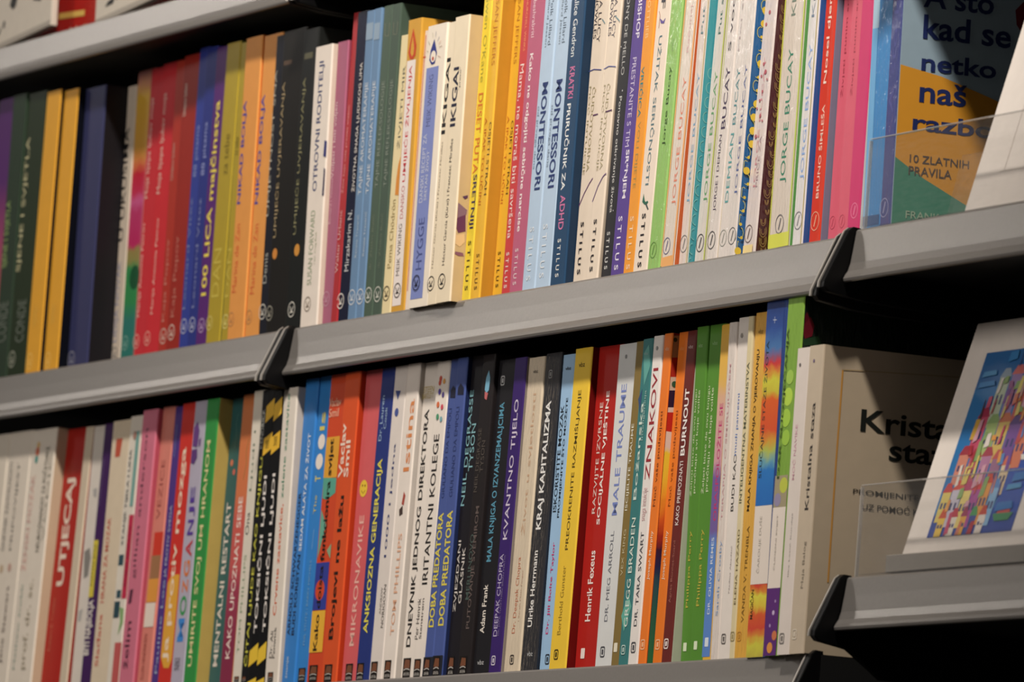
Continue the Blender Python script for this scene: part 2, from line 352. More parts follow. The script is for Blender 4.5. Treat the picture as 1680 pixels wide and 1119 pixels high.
MIDDLE_ROW = [
 (-1.07948,0.004,0.0,0.02137,0.24584,0.01216,'16162c','16162c',0,0.38,'navy paperback at the far left edge of the middle shelf',[
  ], []),
 (-1.0578,0.005,0.0,0.03778,0.24596,0.0004,'57246e','57246e',0,0.38,'glossy purple paperback fading to coral, left of the two dark green books',[
   ('g', 'cover_art', 0.0001, 0.03564, 0.0003, 0.2441, [(0.0003, 'b0604f'), (0.06756, 'b0604f'), (0.12012, 'a3436b'), (0.1728, '5c2672'), (0.2441, '57246e')]),
  ], []),
 (-1.01972,0.004,0.0,0.02882,0.24509,-0.01337,'2f4030','2f4030',0,0.38,'dark green paperback, left one of the green pair',[
   ('t', 'title', 'SJENE I SVJETLA', 0.00288, 0.01441, 0.09692, 0.15397, '9cb56a', 'u', 0.0),
   ('t', 'author_name', 'CONDE', 0.00288, 0.02305, 0.0328, 0.06725, '70786c', 'u', 0.0),
  ], []),
 (-0.9906,0.00443,0.0,0.03918,0.24391,-0.00615,'27351f','27351f',0,0.38,'dark green paperback with a pale scratched-looking title, right one of the green pair',[
   ('t', 'title', 'SJENE I SVJETLA', 0.00301, 0.01278, 0.09131, 0.2063, 'd6cf9e', 'u', 0.0),
   ('t', 'author_name', 'CONDE', 0.01315, 0.03007, 0.03019, 0.06618, '70786c', 'u', 0.0),
   ('o', 'publisher_mark', 0.0094, 0.01648, 0.007, 'b0b4a0'),
  ], []),
 (-0.95112,0.004,0.0,0.02948,0.24129,-0.00587,'f0ab12','0b0d16',0,0.38,'bright yellow paperback, left one of the yellow pair',[
   ('o', 'publisher_mark', 0.00884, 0.01203, 0.00696, 'ffd060'),
   ('t', 'author_name', 'nepoznato', 0.00884, 0.02064, 0.04144, 0.05849, 'f7c23a', 'u', 0.0),
  ], []),
 (-0.92134,0.00765,0.0,0.02918,0.23964,-0.00834,'f0ab12','080a14',0,0.38,'bright yellow paperback, right one of the yellow pair beside the navy book',[
   ('o', 'publisher_mark', 0.00875, 0.01129, 0.00693, 'ffd060'),
   ('t', 'author_name', 'nepoznato', 0.00875, 0.02042, 0.04141, 0.05838, 'f7c23a', 'u', 0.0),
  ], []),
 (-0.89186,0.01667,0.0,0.04129,0.23906,-0.01852,'3a3d66','1b191d',0,0.38,'thick slate-navy paperback with a blank spine and a blackish front cover',[
   ('o', 'publisher_mark', 0.00826, 0.01123, 0.00689, '9a9aa8'),
  ], []),
 (-0.85027,0.03811,0.0,0.01725,0.23959,-0.02522,'d6c6b2','d6c6b2',0,0.38,'short narrow off-white paperback beside the yellow, magenta and green banded spine',[
   ('t', 'title', 'U UKUSIMA', 0.0, 0.00863, 0.10971, 0.20522, '17171b', 'u', 0.01),
   ('t', 'author_name', 'LIDIJA NOVAK', 0.00173, 0.01035, 0.02543, 0.09272, '8b8fb0', 'u', 0.0),
   ('o', 'publisher_mark', 0.00604, 0.01535, 0.0061, '777777'),
  ], []),
 (-0.83272,0.03853,0.0,0.03472,0.2507,-0.02156,'e08a86','cf3a3a',0,0.25,'multicoloured paperback banded yellow, magenta and green',[
   ('g', 'cover_art', 0.0001, 0.0262, 0.00912, 0.24928, [(0.00912, '2f7f74'), (0.04207, '2f7f74'), (0.0573, '2f9150'), (0.08523, '2f9150'), (0.09158, '94904e'), (0.10048, 'a08a4e'), (0.10556, 'c82a66'), (0.13228, 'c83a70'), (0.14119, 'd95f95'), (0.1487, 'd23058'), (0.16398, 'd0233c'), (0.1729, 'dd7840'), (0.18693, 'e4a83a'), (0.22778, 'e8b52c'), (0.23928, 'dc9a70'), (0.24928, 'd88c86')]),
   ('d', 'cover_art', 0.01841, 0.07719, 0.01014, '1f5a38'),
   ('o', 'publisher_mark', 0.00789, 0.02343, 0.00608, '8ab7a8'),
  ], []),
 (-0.7977,0.03458,0.0,0.02631,0.24838,-0.0222,'d9303a','d9303a',0,0.25,'bright red paperback with white script title, left one of the red pair',[
   ('t', 'title', 'Moja lijepa ljubav moja', 0.0024, 0.01, 0.14052, 0.22428, 'e8c8b8', 'u', 0.0),
   ('t', 'author_name', 'Marija Antonia Petrov', 0.002, 0.008, 0.04211, 0.12049, 'f3c8b8', 'u', 0.0),
   ('o', 'publisher_mark', 0.004, 0.02199, 0.00605, 'f0b0a0'),
  ], []),
 (-0.77109,0.03158,0.0,0.03669,0.24929,-0.01706,'dc2c36','dc2c36',0,0.25,'bright red paperback with white script title, right one of the red pair',[
   ('t', 'title', 'Moja lijepa ljubav moja', 0.00423, 0.01299, 0.14136, 0.22477, 'e8c8b8', 'u', 0.0),
   ('t', 'author_name', 'Marija Antonia Petrov', 0.00847, 0.01411, 0.04181, 0.12107, 'f3c8b8', 'u', 0.0),
   ('o', 'publisher_mark', 0.00565, 0.02213, 0.00602, 'f0b0a0'),
  ], []),
 (-0.73411,0.02758,0.0,0.01946,0.24713,-0.01995,'b8301f','b8301f',0,0.38,'narrow brick-red paperback beside the bright red pair',[
   ('t', 'title', 'Umijece ljubavi', 0.00298, 0.00893, 0.14893, 0.17905, 'd8a898', 'u', 0.0),
   ('t', 'author_name', 'Kaja Popov', 0.00447, 0.01042, 0.03257, 0.10006, 'd88878', 'u', 0.0),
   ('o', 'publisher_mark', 0.00893, 0.0206, 0.00648, 'e0c0b0'),
  ], []),
 (-0.71435,0.02535,0.0,0.03319,0.24869,-0.0194,'a32518','a32518',0,0.38,'brick-red paperback with pale upright title, left of the two blue spines',[
   ('t', 'title', 'Umijece ljubavi', 0.00372, 0.01117, 0.19921, 0.22552, 'e8d8c8', 'u', 0.0),
   ('t', 'author_name', 'Kaja Popov', 0.00621, 0.01489, 0.03433, 0.10032, 'c87868', 'u', 0.0),
   ('o', 'publisher_mark', 0.00993, 0.02194, 0.00646, 'e8d0c0'),
  ], []),
 (-0.68085,0.02163,0.0,0.02047,0.25118,-0.01271,'31409a','31409a',0,0.38,'narrow royal blue paperback, left one of the blue pair',[
   ('t', 'title', '88 pisama', 0.00457, 0.01219, 0.14555, 0.18787, '8c97cc', 'u', 0.0),
   ('t', 'author_name', 'Leonard Vitez', 0.00305, 0.00762, 0.03796, 0.12855, '8088b8', 'u', 0.0),
   ('o', 'publisher_mark', 0.00762, 0.02418, 0.00618, 'c0c4dc'),
  ], []),
 (-0.66009,0.01934,0.0,0.02128,0.24896,-0.01541,'2b3688','2b3688',0,0.38,'narrow royal blue paperback, right one of the blue pair',[
   ('t', 'title', '88 pisama', 0.00489, 0.01304, 0.14443, 0.18782, '9aa4d8', 'u', 0.0),
   ('t', 'author_name', 'Leonard Vitez', 0.00489, 0.00978, 0.03717, 0.12614, '8088b8', 'u', 0.0),
   ('o', 'publisher_mark', 0.00815, 0.02355, 0.00616, 'c0c4dc'),
  ], []),
 (-0.6385,0.01689,0.0,0.0257,0.24637,-0.01035,'5c2476','5c2476',0,0.38,'purple paperback with large yellow hand-drawn title',[
   ('t', 'title', '100 LICA majčinstva', 0.00393, 0.01671, 0.04485, 0.20261, 'f2dc3a', 'u', 0.015),
   ('o', 'publisher_mark', 0.00983, 0.02093, 0.00589, 'c8a8d0'),
  ], []),
 (-0.61251,0.01395,0.0,0.02636,0.24625,-0.01114,'b39a16','12402a',0,0.38,'wide olive-yellow paperback, left one of the olive pair',[
   ('t', 'title', 'DAN', 0.00527, 0.01845, 0.04111, 0.08029, 'cdb83c', 'u', 0.0),
   ('t', 'subtitle', 'za tebe', 0.00923, 0.01845, 0.13886, 0.17204, '6b5c10', 'u', 0.0),
   ('o', 'publisher_mark', 0.00527, 0.02082, 0.00587, 'e0d070'),
  ], []),
 (-0.58585,0.01487,0.0,0.01473,0.24405,-0.01422,'b39a16','b39a16',0,0.38,'narrow olive-yellow paperback, right one of the olive pair',[
   ('t', 'title', 'DAN', 0.00228, 0.00911, 0.03963, 0.07866, 'cdb83c', 'u', 0.0),
   ('t', 'subtitle', 'za tebe', 0.00228, 0.00797, 0.15317, 0.16787, '6b5c10', 'u', 0.0),
   ('o', 'publisher_mark', 0.00683, 0.02006, 0.00584, 'e8dc80'),
  ], []),
 (-0.57082,0.01316,0.0,0.0305,0.2454,-0.0191,'f0a048','c8641c',0,0.25,'pale orange paperback with dark blue title, left one of the orange pair',[
   ('t', 'title', 'NIKAD BOLJA', 0.00305, 0.01098, 0.11233, 0.19518, '3a3f9c', 'u', 0.02),
   ('t', 'author_name', 'Marina de Zan', 0.00458, 0.0122, 0.04167, 0.09637, 'e0662a', 'u', 0.0),
   ('o', 'publisher_mark', 0.0061, 0.0206, 0.00582, 'c08850'),
  ], []),
 (-0.54002,0.01408,0.0,0.03356,0.24411,-0.01657,'f0a048','f0a048',0,0.25,'pale orange paperback with dark blue title, right one of the orange pair',[
   ('t', 'title', 'NIKAD BOLJA', 0.00257, 0.01081, 0.10974, 0.19707, '3a3f9c', 'u', 0.02),
   ('t', 'author_name', 'Marina de Zan', 0.00515, 0.01287, 0.03814, 0.09379, 'e0662a', 'u', 0.0),
   ('o', 'publisher_mark', 0.00643, 0.02022, 0.00579, 'c08850'),
  ], []),
 (-0.50616,0.01023,0.0,0.01721,0.23958,-0.02201,'20222c','20222c',0,0.3,'narrow black paperback with speckled pale title, beside the pale orange pair',[
   ('t', 'title', 'UMJETNOST SNA', 0.00133, 0.00666, 0.0967, 0.21246, 'b8b4a4', 'u', 0.0),
   ('t', 'author_name', 'Denis', 0.00266, 0.00932, 0.04361, 0.06765, 'a8a8a0', 'u', 0.0),
   ('o', 'publisher_mark', 0.00533, 0.02145, 0.00623, 'd8d4c8'),
  ], []),
 (-0.48865,0.00823,0.0,0.04213,0.24069,-0.02241,'211f1d','211f1d',0,0.3,'wide black paperback with gilt title and orange blot, middle of the black books',[
   ('t', 'title', 'UMIJEĆE UVJERAVANJA', 0.0017, 0.00955, 0.07795, 0.20046, 'b09a70', 'u', 0.0),
   ('d', 'ornament', 0.00852, 0.06512, 0.00431, 'd4862a'),
   ('p', 'ornament', [(0.00341, 0.21373), (0.01875, 0.21373), (0.01875, 0.21734), (0.00341, 0.21734)], '5a4536'),
   ('o', 'publisher_mark', 0.00511, 0.0187, 0.00598, 'a8a494'),
  ], []),
 (-0.44622,0.00423,0.0,0.02733,0.23691,-0.01706,'1d1f1e','1d1f1e',0,0.3,'black paperback with worn gilt title and an orange blot, right one of the black books',[
   ('t', 'title', 'UMIJEĆE UVJERAVANJA', 0.00272, 0.01086, 0.07613, 0.19898, '8f8a60', 'u', 0.0),
   ('p', 'ornament', [(0.00407, 0.21342), (0.01901, 0.21342), (0.01901, 0.21821), (0.00407, 0.21821)], '5d5a44'),
   ('d', 'ornament', 0.01358, 0.06366, 0.00475, 'd4902a'),
   ('o', 'publisher_mark', 0.01086, 0.01755, 0.00617, 'd8d4c8'),
  ], []),
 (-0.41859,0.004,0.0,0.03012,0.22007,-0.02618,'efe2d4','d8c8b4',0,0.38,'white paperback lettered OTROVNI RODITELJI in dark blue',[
   ('t', 'title', 'OTROVNI RODITELJI', 0.00904, 0.01867, 0.10678, 0.2081, '2f3f74', 'u', 0.01),
   ('t', 'author_name', 'SUSAN FORWARD', 0.00904, 0.01656, 0.03416, 0.09208, '9aa886', 'u', 0.0),
   ('t', 'subtitle', 'i sur. Craig Buck', 0.01867, 0.02229, 0.05006, 0.07485, 'a8b090', 'u', 0.0),
   ('o', 'publisher_mark', 0.01205, 0.01946, 0.00589, '8a7a6a'),
   ('p', 'ornament', [(0.0259, 0.14516), (0.03012, 0.14416), (0.03012, 0.13175), (0.0253, 0.1328)], '2c2f78'),
   ('p', 'ornament', [(0.02771, 0.12382), (0.03012, 0.12241), (0.03012, 0.10234), (0.02711, 0.10202)], '2a2250'),
  ], []),
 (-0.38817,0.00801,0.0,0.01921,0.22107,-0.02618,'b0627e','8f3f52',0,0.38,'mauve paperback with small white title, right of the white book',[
   ('t', 'title', 'Voljeti i biti voljen', 0.00224, 0.00746, 0.11539, 0.17437, 'ead0d0', 'u', 0.0),
   ('t', 'author_name', 'Bernard i Vanessa', 0.00224, 0.00597, 0.08007, 0.11546, 'e0b0bc', 'u', 0.0),
   ('o', 'publisher_mark', 0.00597, 0.02223, 0.00587, 'c895a8'),
  ], []),
 (-0.36866,0.00577,0.0,0.01166,0.24198,-0.00575,'b32a30','b32a30',0,0.38,'thin crimson paperback, taller than the mauve book beside it',[
   ('t', 'title', 'Žene koje vole previše snažno', 0.00233, 0.007, 0.10177, 0.17013, 'e8a0a0', 'u', 0.0),
   ('t', 'author_name', 'Walter Urbanc', 0.00233, 0.007, 0.04056, 0.08881, 'e0b0b0', 'u', 0.0),
  ], []),
 (-0.3567,0.00615,0.0,0.02094,0.24078,-0.01618,'1d2138','1d2138',0,0.25,'navy paperback with glittering white edge lettering, left of the steel blue pair',[
   ('t', 'title', 'ŽIVOTNA SNAGA LJUDSKOG UMA', 0.00928, 0.01603, 0.10105, 0.20086, 'efe6da', 'u', 0.0),
   ('t', 'author_name', 'Mirzakarim N.', 0.00675, 0.0135, 0.04033, 0.0872, 'd8d8d8', 'u', 0.0),
   ('o', 'publisher_mark', 0.00337, 0.01803, 0.00608, 'efe6da'),
  ], []),
 (-0.33546,0.004,0.0,0.01437,0.23889,-0.01788,'6a8cb0','6a8cb0',0,0.38,'steel blue paperback, left one of the steel blue pair',[
   ('t', 'title', 'TAJNE AROMATERAPIJE', 0.00513, 0.01174, 0.09684, 0.18339, 'd8dce0', 'u', 0.0),
   ('t', 'author_name', 'Renata Travarić', 0.00587, 0.00954, 0.04902, 0.08171, 'b8c8d4', 'u', 0.0),
   ('o', 'publisher_mark', 0.00587, 0.01885, 0.00605, 'd8dce0'),
   ('p', 'ornament', [(0.00147, 0.2164), (0.0132, 0.2164), (0.0132, 0.22933), (0.00147, 0.22933)], '92a8bc'),
  ], []),
 (-0.32079,0.004,0.0,0.01222,0.239,-0.0201,'6a8cb0','6a8cb0',0,0.38,'steel blue paperback, right one of the steel blue pair',[
   ('t', 'title', 'TAJNE AROMATERAPIJE', 0.00438, 0.01064, 0.09673, 0.18305, 'd8dce0', 'u', 0.0),
   ('t', 'author_name', 'Renata Travarić', 0.00501, 0.00813, 0.04906, 0.08283, 'c8d4dc', 'u', 0.0),
   ('o', 'publisher_mark', 0.00563, 0.01831, 0.00604, 'd8dce0'),
   ('p', 'ornament', [(0.00125, 0.21481), (0.01126, 0.21481), (0.01126, 0.22771), (0.00125, 0.22771)], '92a8bc'),
  ], []),
 (-0.30827,0.004,0.0,0.01527,0.23962,-0.01382,'4d6050','4d6050',0,0.38,'grey-green paperback, left one of the grey-green pair',[
   ('t', 'title', 'TAJNE REFLEKSOLOGIJE', 0.00545, 0.01168, 0.10022, 0.18175, '8a9486', 'u', 0.0),
   ('t', 'author_name', 'dr. Zlatko Bulić', 0.00467, 0.00856, 0.0376, 0.07945, '74806c', 'u', 0.0),
   ('o', 'publisher_mark', 0.00701, 0.01841, 0.00603, 'd0d0c4'),
   ('l', 'ornament', [(0.00467, 0.22606), (0.00545, 0.2166), (0.01168, 0.2159), (0.01245, 0.22576)], 0.00052, '98907c'),
  ], []),
 (-0.29271,0.004,0.0,0.01467,0.23915,-0.01586,'4a5c4e','4a5c4e',0,0.38,'grey-green paperback, right one of the grey-green pair',[
   ('t', 'title', 'TAJNE REFLEKSOLOGIJE', 0.00506, 0.01084, 0.0994, 0.18128, '8a9486', 'u', 0.0),
   ('t', 'author_name', 'dr. Zlatko Bulić', 0.00434, 0.00795, 0.03752, 0.07925, '74806c', 'u', 0.0),
   ('o', 'publisher_mark', 0.00723, 0.01776, 0.00601, 'd0d0c4'),
   ('l', 'ornament', [(0.00434, 0.22543), (0.00506, 0.21601), (0.01084, 0.21535), (0.01156, 0.22519)], 0.00052, '98907c'),
  ], []),
 (-0.27774,0.004,0.0,0.01561,0.21384,-0.00847,'ecd9a4','ecd9a4',0,0.38,'short pale cream paperback lettered ŽIVJETI MIR',[
   ('t', 'title', 'ŽIVJETI MIR', 0.00647, 0.01309, 0.12623, 0.19013, '6e6a5a', 'u', 0.0),
   ('p', 'cover_art', [(0.01155, 0.11446), (0.0154, 0.12221), (0.0154, 0.09106), (0.00955, 0.09159), (0.01001, 0.1043)], 'e08c24'),
   ('t', 'author_name', 'Pema Chödrön', 0.00539, 0.01155, 0.03615, 0.08822, 'a8935e', 'u', 0.0),
   ('o', 'publisher_mark', 0.00693, 0.01721, 0.00577, '4a4030'),
  ], []),
 (-0.26182,0.004,0.0,0.02315,0.22334,-0.01997,'d9a028','d9a028',0,0.38,'ochre hardback with a white title panel in red lettering and a flame drawing',[
   ('p', 'title_panel', [(0.00235, 0.00655), (0.01688, 0.00655), (0.01688, 0.19219), (0.00235, 0.19219)], 'f2e6de'),
   ('t', 'title', 'UMIJEĆE ŽIVLJENJA', 0.00516, 0.0129, 0.09987, 0.1882, 'cf2f3c', 'u', 0.01),
   ('t', 'subtitle', 'DANSKO', 0.00657, 0.01173, 0.07218, 0.09698, 'c86a6a', 'u', 0.0),
   ('t', 'author_name', 'MEIK WIKING', 0.00586, 0.01126, 0.02905, 0.0682, '6b6058', 'u', 0.0),
   ('p', 'flame_drawing', [(0.00985, 0.21651), (0.01688, 0.20239), (0.01595, 0.19555), (0.01173, 0.19254), (0.00657, 0.19369), (0.00375, 0.19863), (0.0061, 0.20649)], 'd0451c'),
   ('p', 'flame_drawing', [(0.00985, 0.21071), (0.01313, 0.20165), (0.01266, 0.19649), (0.01032, 0.19478), (0.0075, 0.19822), (0.00797, 0.20396)], 'd9a028'),
   ('o', 'publisher_mark', 0.00985, 0.01802, 0.00574, '2a2420'),
  ], []),
 (-0.23837,0.004,0.0,0.00811,0.21315,-0.00711,'f0dcc8','f0dcc8',0,0.38,'thin cream sliver of a hardback with red rules, between ochre and lavender-panelled books',[
   ('p', 'border_rule', [(0.00243, 0.01617), (0.00341, 0.01617), (0.00341, 0.20979), (0.00243, 0.20979)], 'c8503c'),
   ('p', 'border_rule', [(0.00081, 0.19243), (0.00487, 0.19243), (0.00487, 0.19359), (0.00081, 0.19359)], 'c8503c'),
  ], []),
 (-0.21239,-0.006,0.0,0.03277,0.2119,-0.00941,'f3e6d2','f3e6d2',0,0.38,'cream hardback with a lavender-blue title panel and an eye-like drop drawing',[
   ('p', 'title_panel', [(0.00311, 0.00637), (0.02301, 0.00637), (0.02301, 0.18006), (0.00311, 0.18006)], '7f8cc8'),
   ('t', 'author_name', 'MEIK WIKING', 0.00871, 0.01555, 0.13543, 0.17443, '50598c', 'u', 0.0),
   ('t', 'subtitle', 'DANSKI RECEPT ZA', 0.00622, 0.01182, 0.0786, 0.13001, 'c8ccdc', 'u', 0.0),
   ('t', 'subtitle', 'SRETAN ŽIVOT', 0.01306, 0.01804, 0.07973, 0.11677, 'd0d4e0', 'u', 0.0),
   ('t', 'title', 'HYGGE', 0.00871, 0.01804, 0.028, 0.06679, '4a5590', 'u', 0.0),
   ('p', 'drop_drawing', [(0.01306, 0.20131), (0.01866, 0.19036), (0.01617, 0.1826), (0.01119, 0.18199), (0.00684, 0.18591), (0.00809, 0.19325)], '2b3688'),
   ('d', 'drop_drawing', 0.01306, 0.1881, 0.00436, 'f3e6d2'),
   ('d', 'drop_drawing', 0.01275, 0.18641, 0.00161, 'c04830'),
   ('l', 'drop_drawing', [(0.00933, 0.20633), (0.01057, 0.20217)], 0.00035, '8a8a50'),
   ('l', 'drop_drawing', [(0.02115, 0.20213), (0.01866, 0.19896)], 0.00035, '50508a'),
   ('l', 'drop_drawing', [(0.02674, 0.19462), (0.02177, 0.19403)], 0.00035, '8a6a50'),
   ('l', 'drop_drawing', [(0.0255, 0.18616), (0.02115, 0.18779)], 0.00035, 'a05040'),
   ('l', 'drop_drawing', [(0.00373, 0.20063), (0.00622, 0.19748)], 0.00035, '8a8a50'),
   ('l', 'drop_drawing', [(0.00187, 0.19336), (0.00498, 0.19244)], 0.00035, 'a08a50'),
   ('l', 'drop_drawing', [(0.01555, 0.20678), (0.01493, 0.20283)], 0.00035, '50508a'),
   ('l', 'drop_drawing', [(0.02488, 0.19884), (0.02115, 0.19639)], 0.00035, 'c08050'),
   ('o', 'publisher_mark', 0.01182, 0.01843, 0.00592, '1c1c30'),
  ], []),
 (-0.17932,-0.007,0.0,0.01559,0.21126,0.00033,'f0dfc0','f0dfc0',0,0.38,'narrow cream paperback with broken black lettering, left one of the cream pair',[
   ('t', 'title', 'IKIGAI', 0.00139, 0.00766, 0.1272, 0.18437, '17171b', 'u', 0.02),
   ('t', 'author_name', 'Héctor García (Kirai) i Francesc Miralles', 0.00348, 0.00627, 0.02704, 0.12146, '8a7a66', 'u', 0.0),
   ('o', 'publisher_mark', 0.00418, 0.01574, 0.00567, '17171b'),
  ], []),
 (-0.16342,-0.008,0.0,0.0237,0.21286,-0.00994,'f1e0c0','cdb184',0,0.38,'cream paperback lettered IKIGAI with a plum branch on its tan front cover',[
   ('t', 'title', 'IKIGAI', 0.00379, 0.01232, 0.13064, 0.175, '23243c', 'u', 0.02),
   ('t', 'author_name', 'Héctor García (Kirai) i Francesc Miralles', 0.00664, 0.01185, 0.02749, 0.12143, '5a5048', 'u', 0.0),
   ('t', 'subtitle', '"pravo"', 0.01375, 0.01659, 0.15718, 0.17423, '3a3a44', 'u', 0.0),
   ('o', 'publisher_mark', 0.00829, 0.0157, 0.00587, '17171b'),
  ], [('p', 'plum_branch', [(0.0012, 0.07281), (0.00291, 0.07195), (0.00888, 0.06822), (0.00857, 0.06479), (0.00131, 0.06156), (0.0012, 0.06706)], '8a6a7c'), ('p', 'plum_branch', [(0.0012, 0.06147), (0.00793, 0.0647), (0.00876, 0.05238), (0.00289, 0.05047), (0.0012, 0.05358)], '6a3a5c'), ('p', 'plum_branch', [(0.0012, 0.04886), (0.00791, 0.05055), (0.0087, 0.04442), (0.00502, 0.04054), (0.0012, 0.04229)], 'e4c090'), ('p', 'plum_branch', [(0.00159, 0.03671), (0.0079, 0.0364), (0.00876, 0.03403), (0.00437, 0.03368), (0.0012, 0.03489)], '8a5a70'), ('p', 'plum_branch', [(0.00426, 0.07778), (0.00866, 0.07928), (0.00859, 0.07724), (0.00635, 0.0758)], '5a3a60')]),
 (-0.13942,0.00089,0.0,0.0134,0.232,-0.00262,'efd21c','d8b010',0,0.38,'lemon yellow paperback with orange and navy downward title',[
   ('t', 'author_name', "Gwen O'Kane", 0.00411, 0.00986, 0.16261, 0.23, 'a8a030', 'd', 0.0),
   ('t', 'title', 'DESET PUTA', 0.00342, 0.01096, 0.09468, 0.15464, 'd8742a', 'd', 0.012),
   ('t', 'title', 'SRETNIJI', 0.00342, 0.01096, 0.05397, 0.09411, '3a3558', 'd', 0.012),
   ('t', 'publisher_mark', 'S T I L U S', 0.00479, 0.00959, 0.00828, 0.04494, '3a3320', 'd', 0.01),
  ], []),
 (-0.12572,0.00089,0.0,0.01557,0.235,-0.00206,'f0b818','c58a14',0,0.38,'golden yellow paperback with a wide orange front cover showing',[
   ('t', 'author_name', 'SUSAN JEFFERS', 0.00467, 0.01168, 0.1735, 0.233, 'c8761c', 'd', 0.0),
   ('t', 'title', 'OSJETI STRAH', 0.00934, 0.01433, 0.07717, 0.13124, '5a4420', 'd', 0.0),
   ('t', 'title', 'A IPAK TO UČINI', 0.00311, 0.00779, 0.07042, 0.13528, 'c86a1c', 'd', 0.0),
   ('t', 'publisher_mark', 'S T I L U S', 0.00623, 0.0109, 0.00766, 0.03409, '6a4a18', 'd', 0.01),
  ], []),
 (-0.10985,0.01076,0.0,0.01836,0.235,0.0006,'efb414','efb414',0,0.38,'golden yellow paperback beside the red book, duplicate without visible cover',[
   ('t', 'author_name', 'SUSAN JEFFERS', 0.00434, 0.01014, 0.17449, 0.233, 'c07820', 'd', 0.0),
   ('t', 'title', 'OSJETI STRAH', 0.00869, 0.01332, 0.07772, 0.13228, '5a4420', 'd', 0.0),
   ('t', 'title', 'A IPAK TO UČINI', 0.0029, 0.00724, 0.0715, 0.13627, 'c86a1c', 'd', 0.0),
   ('t', 'publisher_mark', 'S T I L U S', 0.00507, 0.00941, 0.00947, 0.03587, '4a3418', 'd', 0.01),
  ], []),
 (-0.09119,0.00858,0.0,0.01577,0.234,-0.00305,'cf3a3e','cf3a3e',0,0.38,'red paperback with white handwritten title, left of the mauve-pink book',[
   ('t', 'author_name', 'JILL CHURCHILL WINKS', 0.00562, 0.00936, 0.18161, 0.232, 'f0a060', 'd', 0.0),
   ('t', 'title', 'Mama, ne moraš biti savršena', 0.00312, 0.00998, 0.04359, 0.17213, 'f4e0d8', 'd', 0.0),
   ('t', 'publisher_mark', 'S T I L U S', 0.00437, 0.00873, 0.00721, 0.03351, 'f0e0d8', 'd', 0.01),
  ], []),
 (-0.07512,0.00671,0.0,0.0249,0.234,-0.00461,'bf5f7e','bf5f7e',0,0.38,'mauve-pink paperback with white rounded title, right of the red book',[
   ('t', 'author_name', 'i ne obeshrabriti', 0.00586, 0.01075, 0.18955, 0.232, 'f0d8dc', 'd', 0.0),
   ('t', 'title', 'Kako ne odgojiti sebične narcise', 0.00489, 0.01212, 0.04682, 0.17772, 'f6e8e6', 'd', 0.015),
   ('t', 'publisher_mark', 'S T I L U S', 0.00586, 0.01075, 0.0078, 0.03456, 'e8d0d4', 'd', 0.01),
  ], []),
 (-0.04992,0.004,0.0,0.02049,0.236,0.00342,'b4cbe2','b4cbe2',0,0.38,'pale blue paperback with navy downward title, left one of the pale blue pair',[
   ('t', 'author_name', 'Paula Polk Lillard', 0.0104, 0.01456, 0.18047, 0.234, '5a6a7c', 'd', 0.0),
   ('t', 'author_name', 'Lynn Lillard Jessen', 0.0052, 0.00873, 0.1794, 0.234, '7a8a98', 'd', 0.0),
   ('t', 'title', 'MONTESSORI', 0.00749, 0.01622, 0.07443, 0.15331, '2c3f74', 'd', 0.02),
   ('t', 'subtitle', 'od prvoga dana', 0.00208, 0.00582, 0.09016, 0.1365, '8294a8', 'd', 0.0),
   ('t', 'publisher_mark', 'S T I L U S', 0.00624, 0.01248, 0.0086, 0.04779, 'dde4ea', 'd', 0.01),
  ], []),
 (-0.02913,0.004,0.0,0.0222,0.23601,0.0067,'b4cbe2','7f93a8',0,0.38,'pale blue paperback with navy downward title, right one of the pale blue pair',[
   ('t', 'author_name', 'Paula Polk Lillard', 0.01013, 0.01485, 0.17991, 0.23401, '5a6a7c', 'd', 0.0),
   ('t', 'author_name', 'Lynn Lillard Jessen', 0.0045, 0.00855, 0.17946, 0.23401, '7a8a98', 'd', 0.0),
   ('t', 'title', 'MONTESSORI', 0.0072, 0.01665, 0.07408, 0.15323, '2c3f74', 'd', 0.02),
   ('t', 'subtitle', 'od prvoga dana', 0.0018, 0.00585, 0.08979, 0.13546, '8294a8', 'd', 0.0),
   ('t', 'publisher_mark', 'S T I L U S', 0.00563, 0.01238, 0.00903, 0.04809, 'dde4ea', 'd', 0.01),
  ], []),
 (-0.00663,0.004,0.0,0.02232,0.238,-0.00159,'24486a','1c3550',0,0.38,'dark teal-blue paperback with white and pink downward title',[
   ('t', 'author_name', 'Alice Gendron', 0.00625, 0.01294, 0.16735, 0.21302, 'dfe4e4', 'd', 0.01),
   ('t', 'title', 'KRATKI', 0.0067, 0.01428, 0.13691, 0.16005, 'd67aa8', 'd', 0.012),
   ('t', 'title', 'PRIRUČNIK ZA', 0.0067, 0.01428, 0.07052, 0.13331, 'eef0ee', 'd', 0.012),
   ('t', 'title', 'ADHD', 0.00714, 0.01473, 0.04182, 0.0669, 'd67aa8', 'd', 0.012),
   ('t', 'publisher_mark', 'S T I L U S', 0.00803, 0.01294, 0.00761, 0.03521, 'e8e8e4', 'd', 0.01),
  ], []),
 (0.01599,0.01049,0.0,0.02387,0.236,0.00279,'e6d5c0','e6d5c0',0,0.38,'beige paperback with a violet curved line, left one of the beige pair',[
   ('t', 'author_name', 'EMMA LUCY', 0.00755, 0.01246, 0.17614, 0.22469, '33303a', 'd', 0.0),
   ('t', 'author_name', 'KNOWLES', 0.00189, 0.00642, 0.17936, 0.21653, '33303a', 'd', 0.0),
   ('t', 'title', 'ČUDOTVORNA', 0.00755, 0.01322, 0.08266, 0.14377, 'a89a72', 'd', 0.0),
   ('t', 'title', 'MOĆ INTUICIJE', 0.00189, 0.00642, 0.08069, 0.14494, 'a89a72', 'd', 0.0),
   ('l', 'line_drawing', [(0.0, 0.15617), (0.00755, 0.1569), (0.01889, 0.15536)], 0.0007, '454a8c'),
